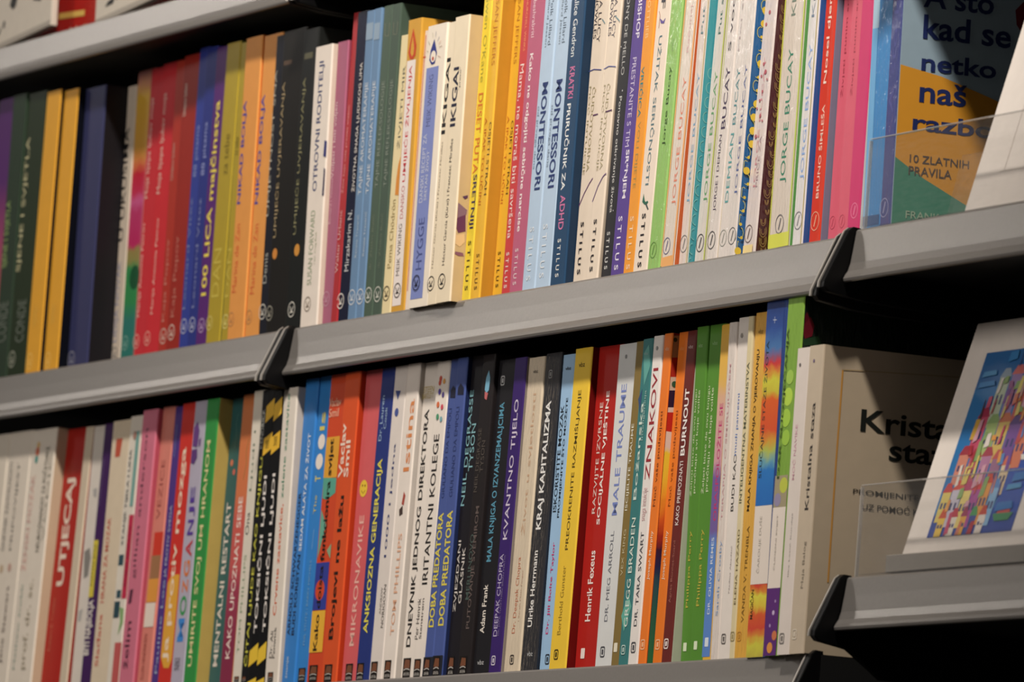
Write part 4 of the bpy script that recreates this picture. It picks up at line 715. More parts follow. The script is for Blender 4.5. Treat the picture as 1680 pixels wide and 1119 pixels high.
  ], [('l', 'gold_arcs', [(0.00847, 0.17924), (0.00899, 0.17703), (0.00884, 0.17472), (0.00808, 0.17292), (0.00691, 0.17198), (0.00554, 0.1722), (0.00442, 0.17352), (0.00372, 0.17557), (0.00367, 0.17789)], 0.00043, '9a7a4a'), ('l', 'gold_arcs', [(0.00759, 0.17818), (0.00789, 0.17687), (0.00782, 0.1755), (0.00738, 0.17438), (0.00666, 0.17385), (0.00587, 0.17399), (0.00518, 0.17477), (0.00479, 0.17602), (0.00472, 0.17741)], 0.00043, '9a7a4a'), ('l', 'gold_arcs', [(0.00807, 0.17241), (0.0086, 0.1702), (0.00845, 0.16789), (0.00769, 0.16609), (0.00652, 0.16515), (0.00515, 0.16537), (0.00403, 0.16669), (0.00333, 0.16874), (0.00328, 0.17106)], 0.00043, '9a7a4a'), ('l', 'gold_arcs', [(0.0072, 0.17135), (0.0075, 0.17004), (0.00742, 0.16867), (0.00699, 0.16755), (0.00626, 0.16702), (0.00548, 0.16716), (0.00479, 0.16794), (0.00435, 0.16919), (0.00433, 0.17058)], 0.00043, '9a7a4a'), ('l', 'gold_arcs', [(0.00897, 0.16577), (0.00949, 0.16356), (0.00934, 0.16125), (0.00858, 0.15945), (0.00741, 0.15852), (0.00604, 0.15874), (0.00492, 0.16006), (0.00422, 0.16211), (0.00417, 0.16443)], 0.00043, '9a7a4a'), ('l', 'gold_arcs', [(0.00809, 0.16471), (0.00839, 0.1634), (0.00832, 0.16203), (0.00788, 0.16091), (0.00716, 0.16038), (0.00638, 0.16052), (0.00568, 0.16131), (0.00524, 0.16255), (0.00522, 0.16395)], 0.00043, '9a7a4a'), ('l', 'gold_arcs', [(0.00663, 0.15751), (0.00691, 0.15641), (0.00682, 0.15526), (0.00646, 0.15436), (0.00587, 0.15389), (0.00519, 0.15401), (0.00461, 0.15464), (0.00428, 0.15569), (0.00423, 0.15687)], 0.00043, '9a7a4a'), ('l', 'gold_arcs', [(0.00619, 0.15698), (0.00634, 0.15633), (0.0063, 0.15565), (0.00611, 0.15511), (0.00575, 0.15481), (0.00536, 0.15488), (0.00499, 0.15529), (0.00479, 0.15589), (0.00478, 0.15661)], 0.00043, '9a7a4a'), ('l', 'gold_arcs', [(0.00947, 0.15171), (0.00989, 0.15008), (0.00975, 0.14837), (0.00919, 0.14698), (0.00833, 0.14631), (0.00731, 0.1465), (0.00646, 0.14747), (0.00595, 0.149), (0.0059, 0.15073)], 0.00043, '9a7a4a'), ('l', 'gold_arcs', [(0.00886, 0.15095), (0.00909, 0.14997), (0.00903, 0.14894), (0.00866, 0.14813), (0.00812, 0.14771), (0.00754, 0.1478), (0.00701, 0.1484), (0.00674, 0.14933), (0.0067, 0.15038)], 0.00043, '9a7a4a'), ('l', 'gold_arcs', [(0.00703, 0.14405), (0.00727, 0.14294), (0.00722, 0.14179), (0.00682, 0.14089), (0.00623, 0.14042), (0.00555, 0.14054), (0.00502, 0.14118), (0.00464, 0.14222), (0.00464, 0.1434)], 0.00043, '9a7a4a'), ('l', 'gold_arcs', [(0.0066, 0.14352), (0.00675, 0.14286), (0.00671, 0.14218), (0.00647, 0.14164), (0.00611, 0.14134), (0.00572, 0.14141), (0.00539, 0.14182), (0.00515, 0.14242), (0.00514, 0.14314)], 0.00043, '9a7a4a'), ('l', 'gold_arcs', [(0.00783, 0.13854), (0.0083, 0.13633), (0.00821, 0.13403), (0.00745, 0.13224), (0.00623, 0.1313), (0.00491, 0.13153), (0.00379, 0.13285), (0.00309, 0.1349), (0.00304, 0.13722)], 0.00043, '9a7a4a'), ('l', 'gold_arcs', [(0.00696, 0.13749), (0.00726, 0.13618), (0.00718, 0.13482), (0.00675, 0.1337), (0.00602, 0.13317), (0.00519, 0.13331), (0.0045, 0.13409), (0.00411, 0.13534), (0.00409, 0.13674)], 0.00043, '9a7a4a'), ('l', 'gold_arcs', [(0.00853, 0.13188), (0.00905, 0.12968), (0.00891, 0.12738), (0.00815, 0.12558), (0.00693, 0.12465), (0.00561, 0.12488), (0.00449, 0.1262), (0.00379, 0.12825), (0.00374, 0.13056)], 0.00043, '9a7a4a'), ('l', 'gold_arcs', [(0.00766, 0.13083), (0.00796, 0.12952), (0.00788, 0.12816), (0.00745, 0.12704), (0.00672, 0.12652), (0.00594, 0.12666), (0.00525, 0.12745), (0.00481, 0.12869), (0.00479, 0.13008)], 0.00043, '9a7a4a'), ('l', 'gold_arcs', [(0.00843, 0.12511), (0.00895, 0.12291), (0.0088, 0.12061), (0.00809, 0.11882), (0.00687, 0.11788), (0.00555, 0.11812), (0.00439, 0.11943), (0.00374, 0.12149), (0.00369, 0.1238)], 0.00043, '9a7a4a'), ('l', 'gold_arcs', [(0.0076, 0.12407), (0.0079, 0.12276), (0.00782, 0.1214), (0.00734, 0.12027), (0.00667, 0.11975), (0.00584, 0.11989), (0.00515, 0.12068), (0.00475, 0.12193), (0.00473, 0.12332)], 0.00043, '9a7a4a'), ('l', 'gold_arcs', [(0.00837, 0.11721), (0.00865, 0.11611), (0.00855, 0.11496), (0.0082, 0.11406), (0.00761, 0.1136), (0.00693, 0.11372), (0.00635, 0.11435), (0.00602, 0.1154), (0.00602, 0.11658)], 0.00043, '9a7a4a'), ('l', 'gold_arcs', [(0.00798, 0.11669), (0.00813, 0.11604), (0.00809, 0.11536), (0.00785, 0.11482), (0.00749, 0.11451), (0.0071, 0.11458), (0.00673, 0.115), (0.00653, 0.1156), (0.00652, 0.11632)], 0.00043, '9a7a4a'), ('l', 'gold_arcs', [(0.00874, 0.11165), (0.00926, 0.10945), (0.00911, 0.10715), (0.00835, 0.10535), (0.00718, 0.10443), (0.00582, 0.10466), (0.0047, 0.10598), (0.004, 0.10803), (0.00395, 0.11034)], 0.00043, '9a7a4a'), ('l', 'gold_arcs', [(0.00786, 0.1106), (0.00817, 0.10929), (0.00809, 0.10793), (0.00765, 0.10682), (0.00693, 0.10629), (0.00615, 0.10643), (0.00546, 0.10722), (0.00502, 0.10847), (0.005, 0.10986)], 0.00043, '9a7a4a'), ('l', 'gold_arcs', [(0.00687, 0.1035), (0.00711, 0.1024), (0.00706, 0.10125), (0.00666, 0.10035), (0.00607, 0.09989), (0.00544, 0.10001), (0.00486, 0.10065), (0.00453, 0.1017), (0.00448, 0.10287)], 0.00043, '9a7a4a'), ('l', 'gold_arcs', [(0.00644, 0.10298), (0.00659, 0.10232), (0.00655, 0.10164), (0.00631, 0.1011), (0.00595, 0.1008), (0.00556, 0.10087), (0.00524, 0.10129), (0.00504, 0.10189), (0.00503, 0.10261)], 0.00043, '9a7a4a'), ('l', 'gold_arcs', [(0.00757, 0.09685), (0.00786, 0.09576), (0.00776, 0.0946), (0.00741, 0.09371), (0.00682, 0.09325), (0.00614, 0.09337), (0.00556, 0.094), (0.00523, 0.09505), (0.00518, 0.09622)], 0.00043, '9a7a4a'), ('l', 'gold_arcs', [(0.00714, 0.09633), (0.00729, 0.09568), (0.00725, 0.095), (0.00706, 0.09446), (0.0067, 0.09416), (0.00631, 0.09423), (0.00594, 0.09464), (0.00574, 0.09525), (0.00573, 0.09596)], 0.00043, '9a7a4a'), ('l', 'gold_arcs', [(0.00709, 0.09118), (0.00761, 0.08898), (0.00747, 0.08668), (0.00675, 0.0849), (0.00554, 0.08397), (0.00422, 0.08421), (0.00306, 0.08552), (0.00241, 0.08758), (0.00236, 0.08989)], 0.00043, '9a7a4a'), ('l', 'gold_arcs', [(0.00627, 0.09014), (0.00657, 0.08883), (0.00649, 0.08747), (0.00601, 0.08635), (0.00533, 0.08584), (0.00451, 0.08598), (0.00382, 0.08676), (0.00342, 0.08802), (0.0034, 0.0894)], 0.00043, '9a7a4a'), ('l', 'gold_arcs', [(0.00561, 0.0831), (0.00589, 0.082), (0.0058, 0.08085), (0.00544, 0.07996), (0.00486, 0.0795), (0.00418, 0.07961), (0.0036, 0.08025), (0.00327, 0.0813), (0.00322, 0.08247)], 0.00043, '9a7a4a'), ('l', 'gold_arcs', [(0.00517, 0.08257), (0.00533, 0.08192), (0.00529, 0.08124), (0.00509, 0.08071), (0.00473, 0.08041), (0.00434, 0.08048), (0.00397, 0.08089), (0.00378, 0.0815), (0.00377, 0.08221)], 0.00043, '9a7a4a'), ('l', 'gold_arcs', [(0.0083, 0.07728), (0.00868, 0.07565), (0.00858, 0.07395), (0.00803, 0.07257), (0.00712, 0.07189), (0.0061, 0.07209), (0.00525, 0.07307), (0.00474, 0.0746), (0.00474, 0.07632)], 0.00043, '9a7a4a'), ('l', 'gold_arcs', [(0.00765, 0.07651), (0.00787, 0.07553), (0.00782, 0.07452), (0.0075, 0.07371), (0.00696, 0.0733), (0.00633, 0.07338), (0.00585, 0.07399), (0.00553, 0.07492), (0.00549, 0.07596)], 0.00043, '9a7a4a'), ('l', 'gold_arcs', [(0.00772, 0.07105), (0.00824, 0.06885), (0.0081, 0.06656), (0.00738, 0.06478), (0.00617, 0.06385), (0.00485, 0.06409), (0.00369, 0.06541), (0.00304, 0.06746), (0.00299, 0.06977)], 0.00043, '9a7a4a'), ('l', 'gold_arcs', [(0.0069, 0.07001), (0.0072, 0.06871), (0.00712, 0.06735), (0.00664, 0.06623), (0.00596, 0.06572), (0.00514, 0.06586), (0.00445, 0.06665), (0.00406, 0.0679), (0.00404, 0.06928)], 0.00043, '9a7a4a'), ('l', 'gold_arcs', [(0.00838, 0.06382), (0.0088, 0.06219), (0.00865, 0.06049), (0.0081, 0.05911), (0.0072, 0.05844), (0.00622, 0.05864), (0.00537, 0.05962), (0.00486, 0.06115), (0.00481, 0.06287)], 0.00043, '9a7a4a'), ('l', 'gold_arcs', [(0.00777, 0.06306), (0.00799, 0.06208), (0.00794, 0.06106), (0.00757, 0.06026), (0.00703, 0.05985), (0.00645, 0.05993), (0.00592, 0.06054), (0.00565, 0.06147), (0.00561, 0.06251)], 0.00043, '9a7a4a'), ('l', 'gold_arcs', [(0.0077, 0.05699), (0.00813, 0.05537), (0.00798, 0.05367), (0.00743, 0.05229), (0.00657, 0.05162), (0.00555, 0.05182), (0.0047, 0.0528), (0.00419, 0.05433), (0.00414, 0.05605)], 0.00043, '9a7a4a'), ('l', 'gold_arcs', [(0.00709, 0.05624), (0.00732, 0.05526), (0.00726, 0.05424), (0.0069, 0.05343), (0.00636, 0.05302), (0.00578, 0.05311), (0.00525, 0.05371), (0.00498, 0.05465), (0.00494, 0.05569)], 0.00043, '9a7a4a'), ('l', 'gold_arcs', [(0.00726, 0.05079), (0.00778, 0.04859), (0.00764, 0.0463), (0.00688, 0.04452), (0.00571, 0.0436), (0.00435, 0.04384), (0.00323, 0.04516), (0.00254, 0.04721), (0.00249, 0.04951)], 0.00043, '9a7a4a'), ('l', 'gold_arcs', [(0.00639, 0.04975), (0.00669, 0.04844), (0.00662, 0.04709), (0.00618, 0.04598), (0.00546, 0.04546), (0.00468, 0.04561), (0.00399, 0.0464), (0.0036, 0.04765), (0.00353, 0.04903)], 0.00043, '9a7a4a'), ('l', 'gold_arcs', [(0.00626, 0.04279), (0.00649, 0.04169), (0.00645, 0.04055), (0.00604, 0.03966), (0.00546, 0.0392), (0.00483, 0.03932), (0.00425, 0.03996), (0.00387, 0.041), (0.00387, 0.04218)], 0.00043, '9a7a4a'), ('l', 'gold_arcs', [(0.00582, 0.04227), (0.00597, 0.04162), (0.00593, 0.04094), (0.00569, 0.04041), (0.00533, 0.04011), (0.00494, 0.04018), (0.00462, 0.0406), (0.00443, 0.0412), (0.00437, 0.04191)], 0.00043, '9a7a4a'), ('l', 'gold_arcs', [(0.00738, 0.03622), (0.00767, 0.03513), (0.00757, 0.03398), (0.00721, 0.03309), (0.00663, 0.03263), (0.00595, 0.03275), (0.00537, 0.03339), (0.00504, 0.03444), (0.00499, 0.03561)], 0.00043, '9a7a4a'), ('l', 'gold_arcs', [(0.00695, 0.0357), (0.0071, 0.03505), (0.00706, 0.03437), (0.00686, 0.03384), (0.00651, 0.03354), (0.00612, 0.03362), (0.00575, 0.03403), (0.00555, 0.03463), (0.00554, 0.03535)], 0.00043, '9a7a4a'), ('l', 'gold_arcs', [(0.00543, 0.02979), (0.00581, 0.02816), (0.00571, 0.02646), (0.00516, 0.02509), (0.00426, 0.02442), (0.00328, 0.02463), (0.00244, 0.02561), (0.00193, 0.02714), (0.00188, 0.02885)], 0.00043, '9a7a4a'), ('l', 'gold_arcs', [(0.00483, 0.02903), (0.00505, 0.02806), (0.00499, 0.02704), (0.00463, 0.02624), (0.00409, 0.02583), (0.00351, 0.02592), (0.00298, 0.02652), (0.00271, 0.02745), (0.00267, 0.02849)], 0.00043, '9a7a4a'), ('l', 'gold_arcs', [(0.00642, 0.02379), (0.00694, 0.02159), (0.00679, 0.0193), (0.00603, 0.01752), (0.00487, 0.01661), (0.00351, 0.01685), (0.00239, 0.01817), (0.00169, 0.02022), (0.00164, 0.02252)], 0.00043, '9a7a4a'), ('l', 'gold_arcs', [(0.00555, 0.02275), (0.00585, 0.02144), (0.00577, 0.02009), (0.00534, 0.01898), (0.00461, 0.01847), (0.00384, 0.01862), (0.00315, 0.01941), (0.00271, 0.02065), (0.00269, 0.02203)], 0.00043, '9a7a4a'), ('l', 'gold_arcs', [(0.00693, 0.01714), (0.00745, 0.01494), (0.0073, 0.01265), (0.00659, 0.01088), (0.00537, 0.00997), (0.00406, 0.01021), (0.0029, 0.01153), (0.00225, 0.01358), (0.0022, 0.01588)], 0.00043, '9a7a4a'), ('l', 'gold_arcs', [(0.0061, 0.0161), (0.0064, 0.0148), (0.00633, 0.01345), (0.00585, 0.01234), (0.00517, 0.01183), (0.00435, 0.01197), (0.00366, 0.01276), (0.00327, 0.01401), (0.00325, 0.01539)], 0.00043, '9a7a4a'), ('l', 'gold_arcs', [(0.00753, 0.00991), (0.00791, 0.00828), (0.00781, 0.00659), (0.00726, 0.00522), (0.00635, 0.00456), (0.00533, 0.00476), (0.00449, 0.00574), (0.00398, 0.00727), (0.00393, 0.00898)], 0.00043, '9a7a4a'), ('l', 'gold_arcs', [(0.00688, 0.00916), (0.0071, 0.00818), (0.00704, 0.00716), (0.00668, 0.00636), (0.00619, 0.00596), (0.00556, 0.00605), (0.00508, 0.00665), (0.00476, 0.00758), (0.00472, 0.00862)], 0.00043, '9a7a4a'), ('l', 'gold_arcs', [(0.00643, 0.00306), (0.00681, 0.00143), (0.00671, 0.0006), (0.00616, 0.0006), (0.00526, 0.0006), (0.00428, 0.0006), (0.00344, 0.0006), (0.00293, 0.0006), (0.00288, 0.00213)], 0.00043, '9a7a4a'), ('l', 'gold_arcs', [(0.00578, 0.0023), (0.00605, 0.00133), (0.00595, 0.0006), (0.00563, 0.0006), (0.00509, 0.0006), (0.00451, 0.0006), (0.00398, 0.0006), (0.00366, 0.00072), (0.00367, 0.00177)], 0.00043, '9a7a4a')]),
 (0.26504,0.0282,0.0,0.02832,0.222,-0.00299,'e0d4c6','5aa04c',1,0.38,'thick shrink-wrapped white paperback with dark green lettering and lime edges',[
   ('t', 'title', 'JORGE BUCAY', 0.0102, 0.01869, 0.05336, 0.1463, '3f8a70', 'u', 0.0),
   ('t', 'author_name', 'Klasici', 0.00991, 0.01558, 0.16903, 0.20516, '7a8a7c', 'u', 0.0),
   ('p', 'border_rule', [(0.0, 0.00974), (0.0017, 0.00974), (0.0017, 0.20662), (0.0, 0.20662)], 'c8cc48'),
   ('p', 'border_rule', [(0.02634, 0.00945), (0.02832, 0.00945), (0.02832, 0.20338), (0.02634, 0.20338)], 'bccc58'),
   ('p', 'cover_art', [(0.00057, 0.01853), (0.02832, 0.01906), (0.02832, 0.00937), (0.00057, 0.00878)], 'd4d84c'),
   ('e', 'publisher_mark', 0.01416, 0.02515, 0.0067, '77767a'),
  ], []),
 (0.29366,0.03017,0.0,0.01404,0.222,0.00108,'e6e0e0','1c66b4',1,0.38,'shrink-wrapped white paperback with light blue lettering and a blue edge',[
   ('t', 'title', 'JORGE BUCAY', 0.00505, 0.01067, 0.05355, 0.14715, '8aaade', 'u', 0.0),
   ('t', 'author_name', 'Kreni', 0.00491, 0.00842, 0.16584, 0.20282, '7a8aa0', 'u', 0.0),
   ('p', 'border_rule', [(0.01207, 0.00854), (0.01319, 0.00854), (0.01319, 0.20209), (0.01207, 0.20209)], 'c0b070'),
   ('e', 'publisher_mark', 0.00702, 0.02597, 0.00626, '8a8a90'),
  ], []),
 (0.30799,0.035,0.0,0.01476,0.22,-0.00045,'d8391f','7f8ba4',0,0.38,'orange-red paperback with white upright title, left of the pink books',[
   ('t', 'author_name', 'BRUNO ŠIMLEŠA', 0.00517, 0.00974, 0.04031, 0.10446, 'f4cbb8', 'u', 0.01),
   ('t', 'title', 'Nosel djeri, da', 0.00517, 0.01033, 0.119, 0.20162, 'f6d8c8', 'u', 0.012),
   ('e', 'publisher_mark', 0.00738, 0.02484, 0.00666, 'f0a888'),
  ], []),
 (0.32305,0.04077,0.0,0.01658,0.22,-0.00306,'dc5f74','dc5f74',0,0.38,'rose-pink paperback, left one of the rose pair',[
   ('t', 'title', 'Živjeti punim srcem', 0.0047, 0.00873, 0.1086, 0.19231, 'a83a4c', 'u', 0.0),
   ('e', 'publisher_mark', 0.00605, 0.02343, 0.00457, 'c84a60'),
  ], []),
 (0.33993,0.03875,0.0,0.01495,0.22,-0.00616,'dc5f74','dc5f74',0,0.38,'rose-pink paperback, right one of the rose pair',[
   ('t', 'title', 'Živjeti punim srcem', 0.00486, 0.0085, 0.10748, 0.18989, 'a83a4c', 'u', 0.0),
   ('e', 'publisher_mark', 0.00546, 0.02269, 0.00455, 'c84a60'),
  ], []),
 (0.35518,0.03693,0.0,0.01609,0.22,-0.00532,'d53a72','e8e0d4',0,0.38,'magenta-pink paperback at the end of the rose run',[
   ('e', 'publisher_mark', 0.00885, 0.028, 0.00536, 'f090b0'),
  ], []),
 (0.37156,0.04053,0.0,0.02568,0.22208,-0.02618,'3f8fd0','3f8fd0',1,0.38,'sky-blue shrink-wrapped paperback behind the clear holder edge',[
   ('p', 'cover_art', [(0.0, 0.15041), (0.0083, 0.15041), (0.0083, 0.19441), (0.0, 0.19441)], 'a8c8dc'),  # paler blue strips down the left of the spine
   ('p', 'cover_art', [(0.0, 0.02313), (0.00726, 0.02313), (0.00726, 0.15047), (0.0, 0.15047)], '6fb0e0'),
   ('p', 'cover_art', [(0.0, 0.01682), (0.02074, 0.01682), (0.02074, 0.02349), (0.0, 0.02349)], '3a5a88'),
  ], []),
 (0.39755,0.03742,0.0,0.01345,0.22202,-0.01428,'48508c','9fb4c6',1,0.38,'purple-blue wrapped paperback, its blue, amber and green front cover turned to the aisle',[
   ('t', 'title', 'A što kad', 0.00404, 0.00942, 0.08973, 0.19074, '5a5e9c', 'u', 0.0),
   ('e', 'publisher_mark', 0.00538, 0.02647, 0.00654, '9a9ac0'),
  ], []),
]
LOWER_ROW = [
 (-1.00957,0.00165,-0.2757,0.03395,0.22899,0.01787,'e6dac8','e6dac8',0,0.38,'off-white paperback cut by the left edge of the photo on the lower shelf',[
  ], []),
 (-0.97532,0.00164,-0.2757,0.04781,0.2291,0.01972,'e9ddcc','e9ddcc',0,0.38,'off-white paperback with two columns of small black lettering',[
   ('t', 'title', 'DNEVNIK ZAHVALNOSTI', 0.00722, 0.01299, 0.12923, 0.20392, '4a4640', 'u', 0.0),
   ('t', 'title', 'PRIPOVIJEST', 0.02406, 0.02983, 0.12849, 0.20299, '4a4640', 'u', 0.0),
   ('d', 'ornament', 0.01203, 0.11358, 0.0036, 'c8b090'),
   ('d', 'ornament', 0.02887, 0.11408, 0.0036, 'c8a090'),
   ('t', 'author_name', 'Jane Stewart', 0.02646, 0.03464, 0.03304, 0.09851, '5a4640', 'u', 0.0),
  ], []),
 (-0.92721,0.00164,-0.2757,0.04993,0.22834,0.02065,'ebdfce','bfa98c',0,0.38,'off-white paperback with an orange-and-teal dot motif near the top',[
   ('d', 'dot_motif', 0.01498, 0.21532, 0.00282, 'e0b050'),
   ('d', 'dot_motif', 0.01398, 0.21001, 0.00385, 'd86a44'),
   ('d', 'dot_motif', 0.01348, 0.20348, 0.00334, '4a9a90'),
   ('t', 'title', 'NEUROZNANOST ZA POČETNIKE', 0.02896, 0.03894, 0.12492, 0.21304, '5a5644', 'u', 0.0),
   ('t', 'subtitle', 'VODIČ', 0.04094, 0.04593, 0.13279, 0.20774, '7a7660', 'u', 0.0),
   ('t', 'subtitle', 'ŽENSKI MOZAK', 0.00499, 0.01498, 0.10933, 0.19056, 'e0b0a4', 'u', 0.0),
   ('t', 'author_name', 'Mathew Cobb', 0.00999, 0.01398, 0.02747, 0.09856, '7a9a8c', 'u', 0.0),
   ('t', 'author_name', 'prof. dr. sc.', 0.02496, 0.03745, 0.02694, 0.10255, 'a89c84', 'u', 0.0),
  ], []),
 (-0.87698,0.01014,-0.2757,0.04734,0.22754,0.02572,'b8180c','b8180c',0,0.38,'red paperback lettered UTJECAJ in white',[
   ('t', 'title', 'UTJECAJ', 0.01133, 0.02946, 0.09608, 0.18605, 'efd8c4', 'u', 0.03),
   ('t', 'author_name', 'Robert B. Cialdini', 0.00831, 0.0136, 0.04228, 0.08584, 'd87058', 'u', 0.0),
  ], []),
 (-0.82934,0.00623,-0.2757,0.01557,0.22615,0.02242,'d8c6ac','8a1a10',0,0.38,'narrow tan-white paperback right of the red book, dark red edge beside it',[
  ], []),
 (-0.81347,0.00952,-0.2757,0.0263,0.22574,0.01082,'e2d8cc','e2d8cc',0,0.38,'grey-white paperback with a faint map drawing, left of the purple spine',[
   ('p', 'map_drawing', [(0.00396, 0.12201), (0.01386, 0.12508), (0.01782, 0.11675), (0.01584, 0.1017), (0.00792, 0.09968), (0.00594, 0.11026)], '8a8680'),
   ('p', 'map_drawing', [(0.0099, 0.17343), (0.01782, 0.17419), (0.01782, 0.16602), (0.01188, 0.16749)], 'b0aca8'),
   ('p', 'map_drawing', [(0.00396, 0.07303), (0.01188, 0.07508), (0.0099, 0.06468), (0.00396, 0.06488)], 'b8b4ae'),
  ], []),
 (-0.78687,0.00653,-0.2757,0.02689,0.22585,0.01259,'45205c','45205c',0,0.38,'dark purple paperback with a yellow label and white title',[
   ('p', 'yellow_label', [(0.00101, 0.08333), (0.01013, 0.08333), (0.01013, 0.13008), (0.00101, 0.13008)], 'dcc82c'),
   ('t', 'subtitle', 'POSTANI BOLJI', 0.00243, 0.0081, 0.09262, 0.12631, '5a4a30', 'u', 0.0),
   ('t', 'title', 'BITI NAJBOLJA', 0.00203, 0.01519, 0.03573, 0.0809, 'efe6da', 'u', 0.02),
   ('l', 'ornament', [(0.00608, 0.19759), (0.00567, 0.158)], 0.00052, '8a7aa0'),
  ], []),
 (-0.75968,0.0036,-0.2757,0.0357,0.22565,0.0055,'e2cfb2','e2cfb2',0,0.38,'cream paperback with red vertical lettering and a red dot near the top',[
   ('p', 'red_dot', [(0.00966, 0.21101), (0.0219, 0.21087), (0.01933, 0.19597), (0.00966, 0.19594)], 'c8553a'),
   ('t', 'title', 'HRANA ZA MOZAK', 0.00644, 0.01353, 0.07716, 0.14672, 'd0604a', 'u', 0.01),
   ('t', 'author_name', 'Slađana', 0.00644, 0.01353, 0.02535, 0.06794, 'd0604a', 'u', 0.01),
  ], []),
 (-0.72369,0.00188,-0.2757,0.02377,0.22738,0.01024,'e6dccc','e6dccc',0,0.38,'white paperback with dark teal squares, a crimson block and a green leaf',[
   ('p', 'crimson_block', [(0.01492, 0.07879), (0.02407, 0.07879), (0.02407, 0.14673), (0.01492, 0.14673)], 'c8264c'),
   ('t', 'subtitle', 'ŽIVJETI ZDRAVO', 0.01637, 0.02214, 0.08796, 0.13726, '501020', 'u', 0.0),
   ('p', 'teal_square', [(0.00241, 0.10622), (0.01203, 0.10622), (0.01203, 0.11483), (0.00241, 0.11483)], '33525c'),
   ('p', 'teal_square', [(0.00481, 0.07975), (0.01324, 0.07975), (0.01324, 0.08606), (0.00481, 0.08606)], '33525c'),
   ('p', 'teal_square', [(0.00241, 0.06375), (0.01324, 0.06375), (0.01324, 0.07693), (0.00241, 0.07693)], '2c4a54'),
   ('p', 'leaf_motif', [(0.01324, 0.07215), (0.02166, 0.0707), (0.02286, 0.05923), (0.01444, 0.04921), (0.01685, 0.06057)], '8ab070'),
   ('p', 'teal_stripe', [(0.01444, 0.15372), (0.02046, 0.15372), (0.02046, 0.21471), (0.01444, 0.21471)], '74a8a0'),
   ('p', 'salmon_block', [(0.01083, 0.00366), (0.02407, 0.00366), (0.02407, 0.0434), (0.01083, 0.0434)], 'c85a58'),
   ('t', 'title', 'STANJE TIJELA I UMA', 0.00481, 0.01011, 0.12287, 0.2003, '33414a', 'u', 0.0),
   ('d', 'red_corner', 0.01203, 0.21157, 0.00347, 'b08070'),
  ], []),
 (-0.69962,0.00191,-0.2757,0.02863,0.2308,0.00819,'d8758c','b24a5c',0,0.38,'large dusty pink paperback with small dark lettering',[
   ('t', 'author_name', 'gillian anderson', 0.00802, 0.01575, 0.09415, 0.21585, '6a3a4c', 'u', 0.0),
   ('p', 'ornament', [(0.00716, 0.0852), (0.01288, 0.08612), (0.01145, 0.07476), (0.00573, 0.07383)], '5a2a40'),
   ('t', 'title', 'želim', 0.0063, 0.01575, 0.0212, 0.05994, '5a2a3c', 'u', 0.006),
  ], []),
 (-0.67069,0.00488,-0.2757,0.02363,0.23202,0.01467,'e08474','e08474',0,0.38,'salmon paperback with red, brown, orange and white blocks low on the spine',[
   ('t', 'title', 'VEZICE', 0.00709, 0.01418, 0.14115, 0.18911, 'a04a40', 'u', 0.0),
   ('p', 'red_block', [(0.00709, 0.11203), (0.02363, 0.11203), (0.02363, 0.13082), (0.00709, 0.13082)], 'd8351a'),
   ('p', 'brown_block', [(0.00591, 0.09328), (0.02363, 0.09328), (0.02363, 0.11206), (0.00591, 0.11206)], 'a5734a'),
   ('p', 'orange_block', [(0.00473, 0.07455), (0.02363, 0.07455), (0.02363, 0.09331), (0.00473, 0.09331)], 'e89a30'),
   ('p', 'white_block', [(0.00354, 0.05471), (0.02245, 0.05471), (0.02245, 0.07402), (0.00354, 0.07402)], 'ecdccc'),
   ('t', 'author_name', 'ELLEN HENDRIKSEN', 0.00709, 0.013, 0.01281, 0.04912, 'b0584c', 'u', 0.0),
  ], []),
 (-0.64676,0.00642,-0.2757,0.01691,0.23098,0.00751,'52388a','52388a',0,0.38,'thin violet-blue paperback pressed between salmon and red books',[
   ('t', 'title', 'JA PROTIV SVEGA', 0.0071, 0.01227, 0.09375, 0.15146, 'c4c8d8', 'u', 0.0),
   ('t', 'author_name', 'Pauline Lee', 0.00646, 0.01097, 0.01687, 0.09153, 'a8b4d0', 'u', 0.0),
   ('l', 'ornament', [(0.00646, 0.2165), (0.00581, 0.19033)], 0.0007, '88a0d0'),
  ], []),
 (-0.62955,0.00447,-0.2757,0.02982,0.23216,0.00894,'d92f22','d92f22',0,0.38,'bright red paperback whose lower half holds an orange rounded panel',[
   ('p', 'orange_panel', [(0.00294, 0.08862), (0.00979, 0.09513), (0.02398, 0.09456), (0.02398, 0.02703), (0.01958, 0.02042), (0.00979, 0.02069), (0.00245, 0.02991)], 'eaa824'),
   ('t', 'title', 'Ja protiv mozga', 0.00612, 0.01762, 0.02513, 0.19678, 'f6e0c4', 'u', 0.015),
  ], []),
 (-0.59943,0.00193,-0.2757,0.02394,0.23162,0.00749,'b9b2c4','b9b2c4',0,0.38,'lavender-grey paperback with multicoloured title and a purple brain drawing',[
   ('t', 'title', 'M', 0.00606, 0.01746, 0.04025, 0.05875, '3a8ad8', 'u', 0.02),
   ('t', 'title', 'O', 0.00606, 0.01818, 0.06098, 0.07669, '2f9a50', 'u', 0.02),
   ('t', 'title', 'Z', 0.00727, 0.01746, 0.07892, 0.08959, 'e0772a', 'u', 0.02),
   ('t', 'title', 'G', 0.00727, 0.01818, 0.09182, 0.10474, 'e0772a', 'u', 0.02),
   ('t', 'title', 'A', 0.00727, 0.01891, 0.10753, 0.12102, 'c83a44', 'u', 0.02),
   ('t', 'title', 'N', 0.00727, 0.01818, 0.12482, 0.1372, '5a3a9c', 'u', 0.02),
   ('t', 'title', 'JE', 0.00727, 0.01818, 0.13945, 0.1631, '5a3a9c', 'u', 0.02),
   ('p', 'brain_drawing', [(0.00291, 0.21106), (0.00849, 0.21525), (0.01333, 0.20818), (0.01212, 0.19584), (0.0097, 0.19485), (0.00291, 0.19636)], '6a3f84'),
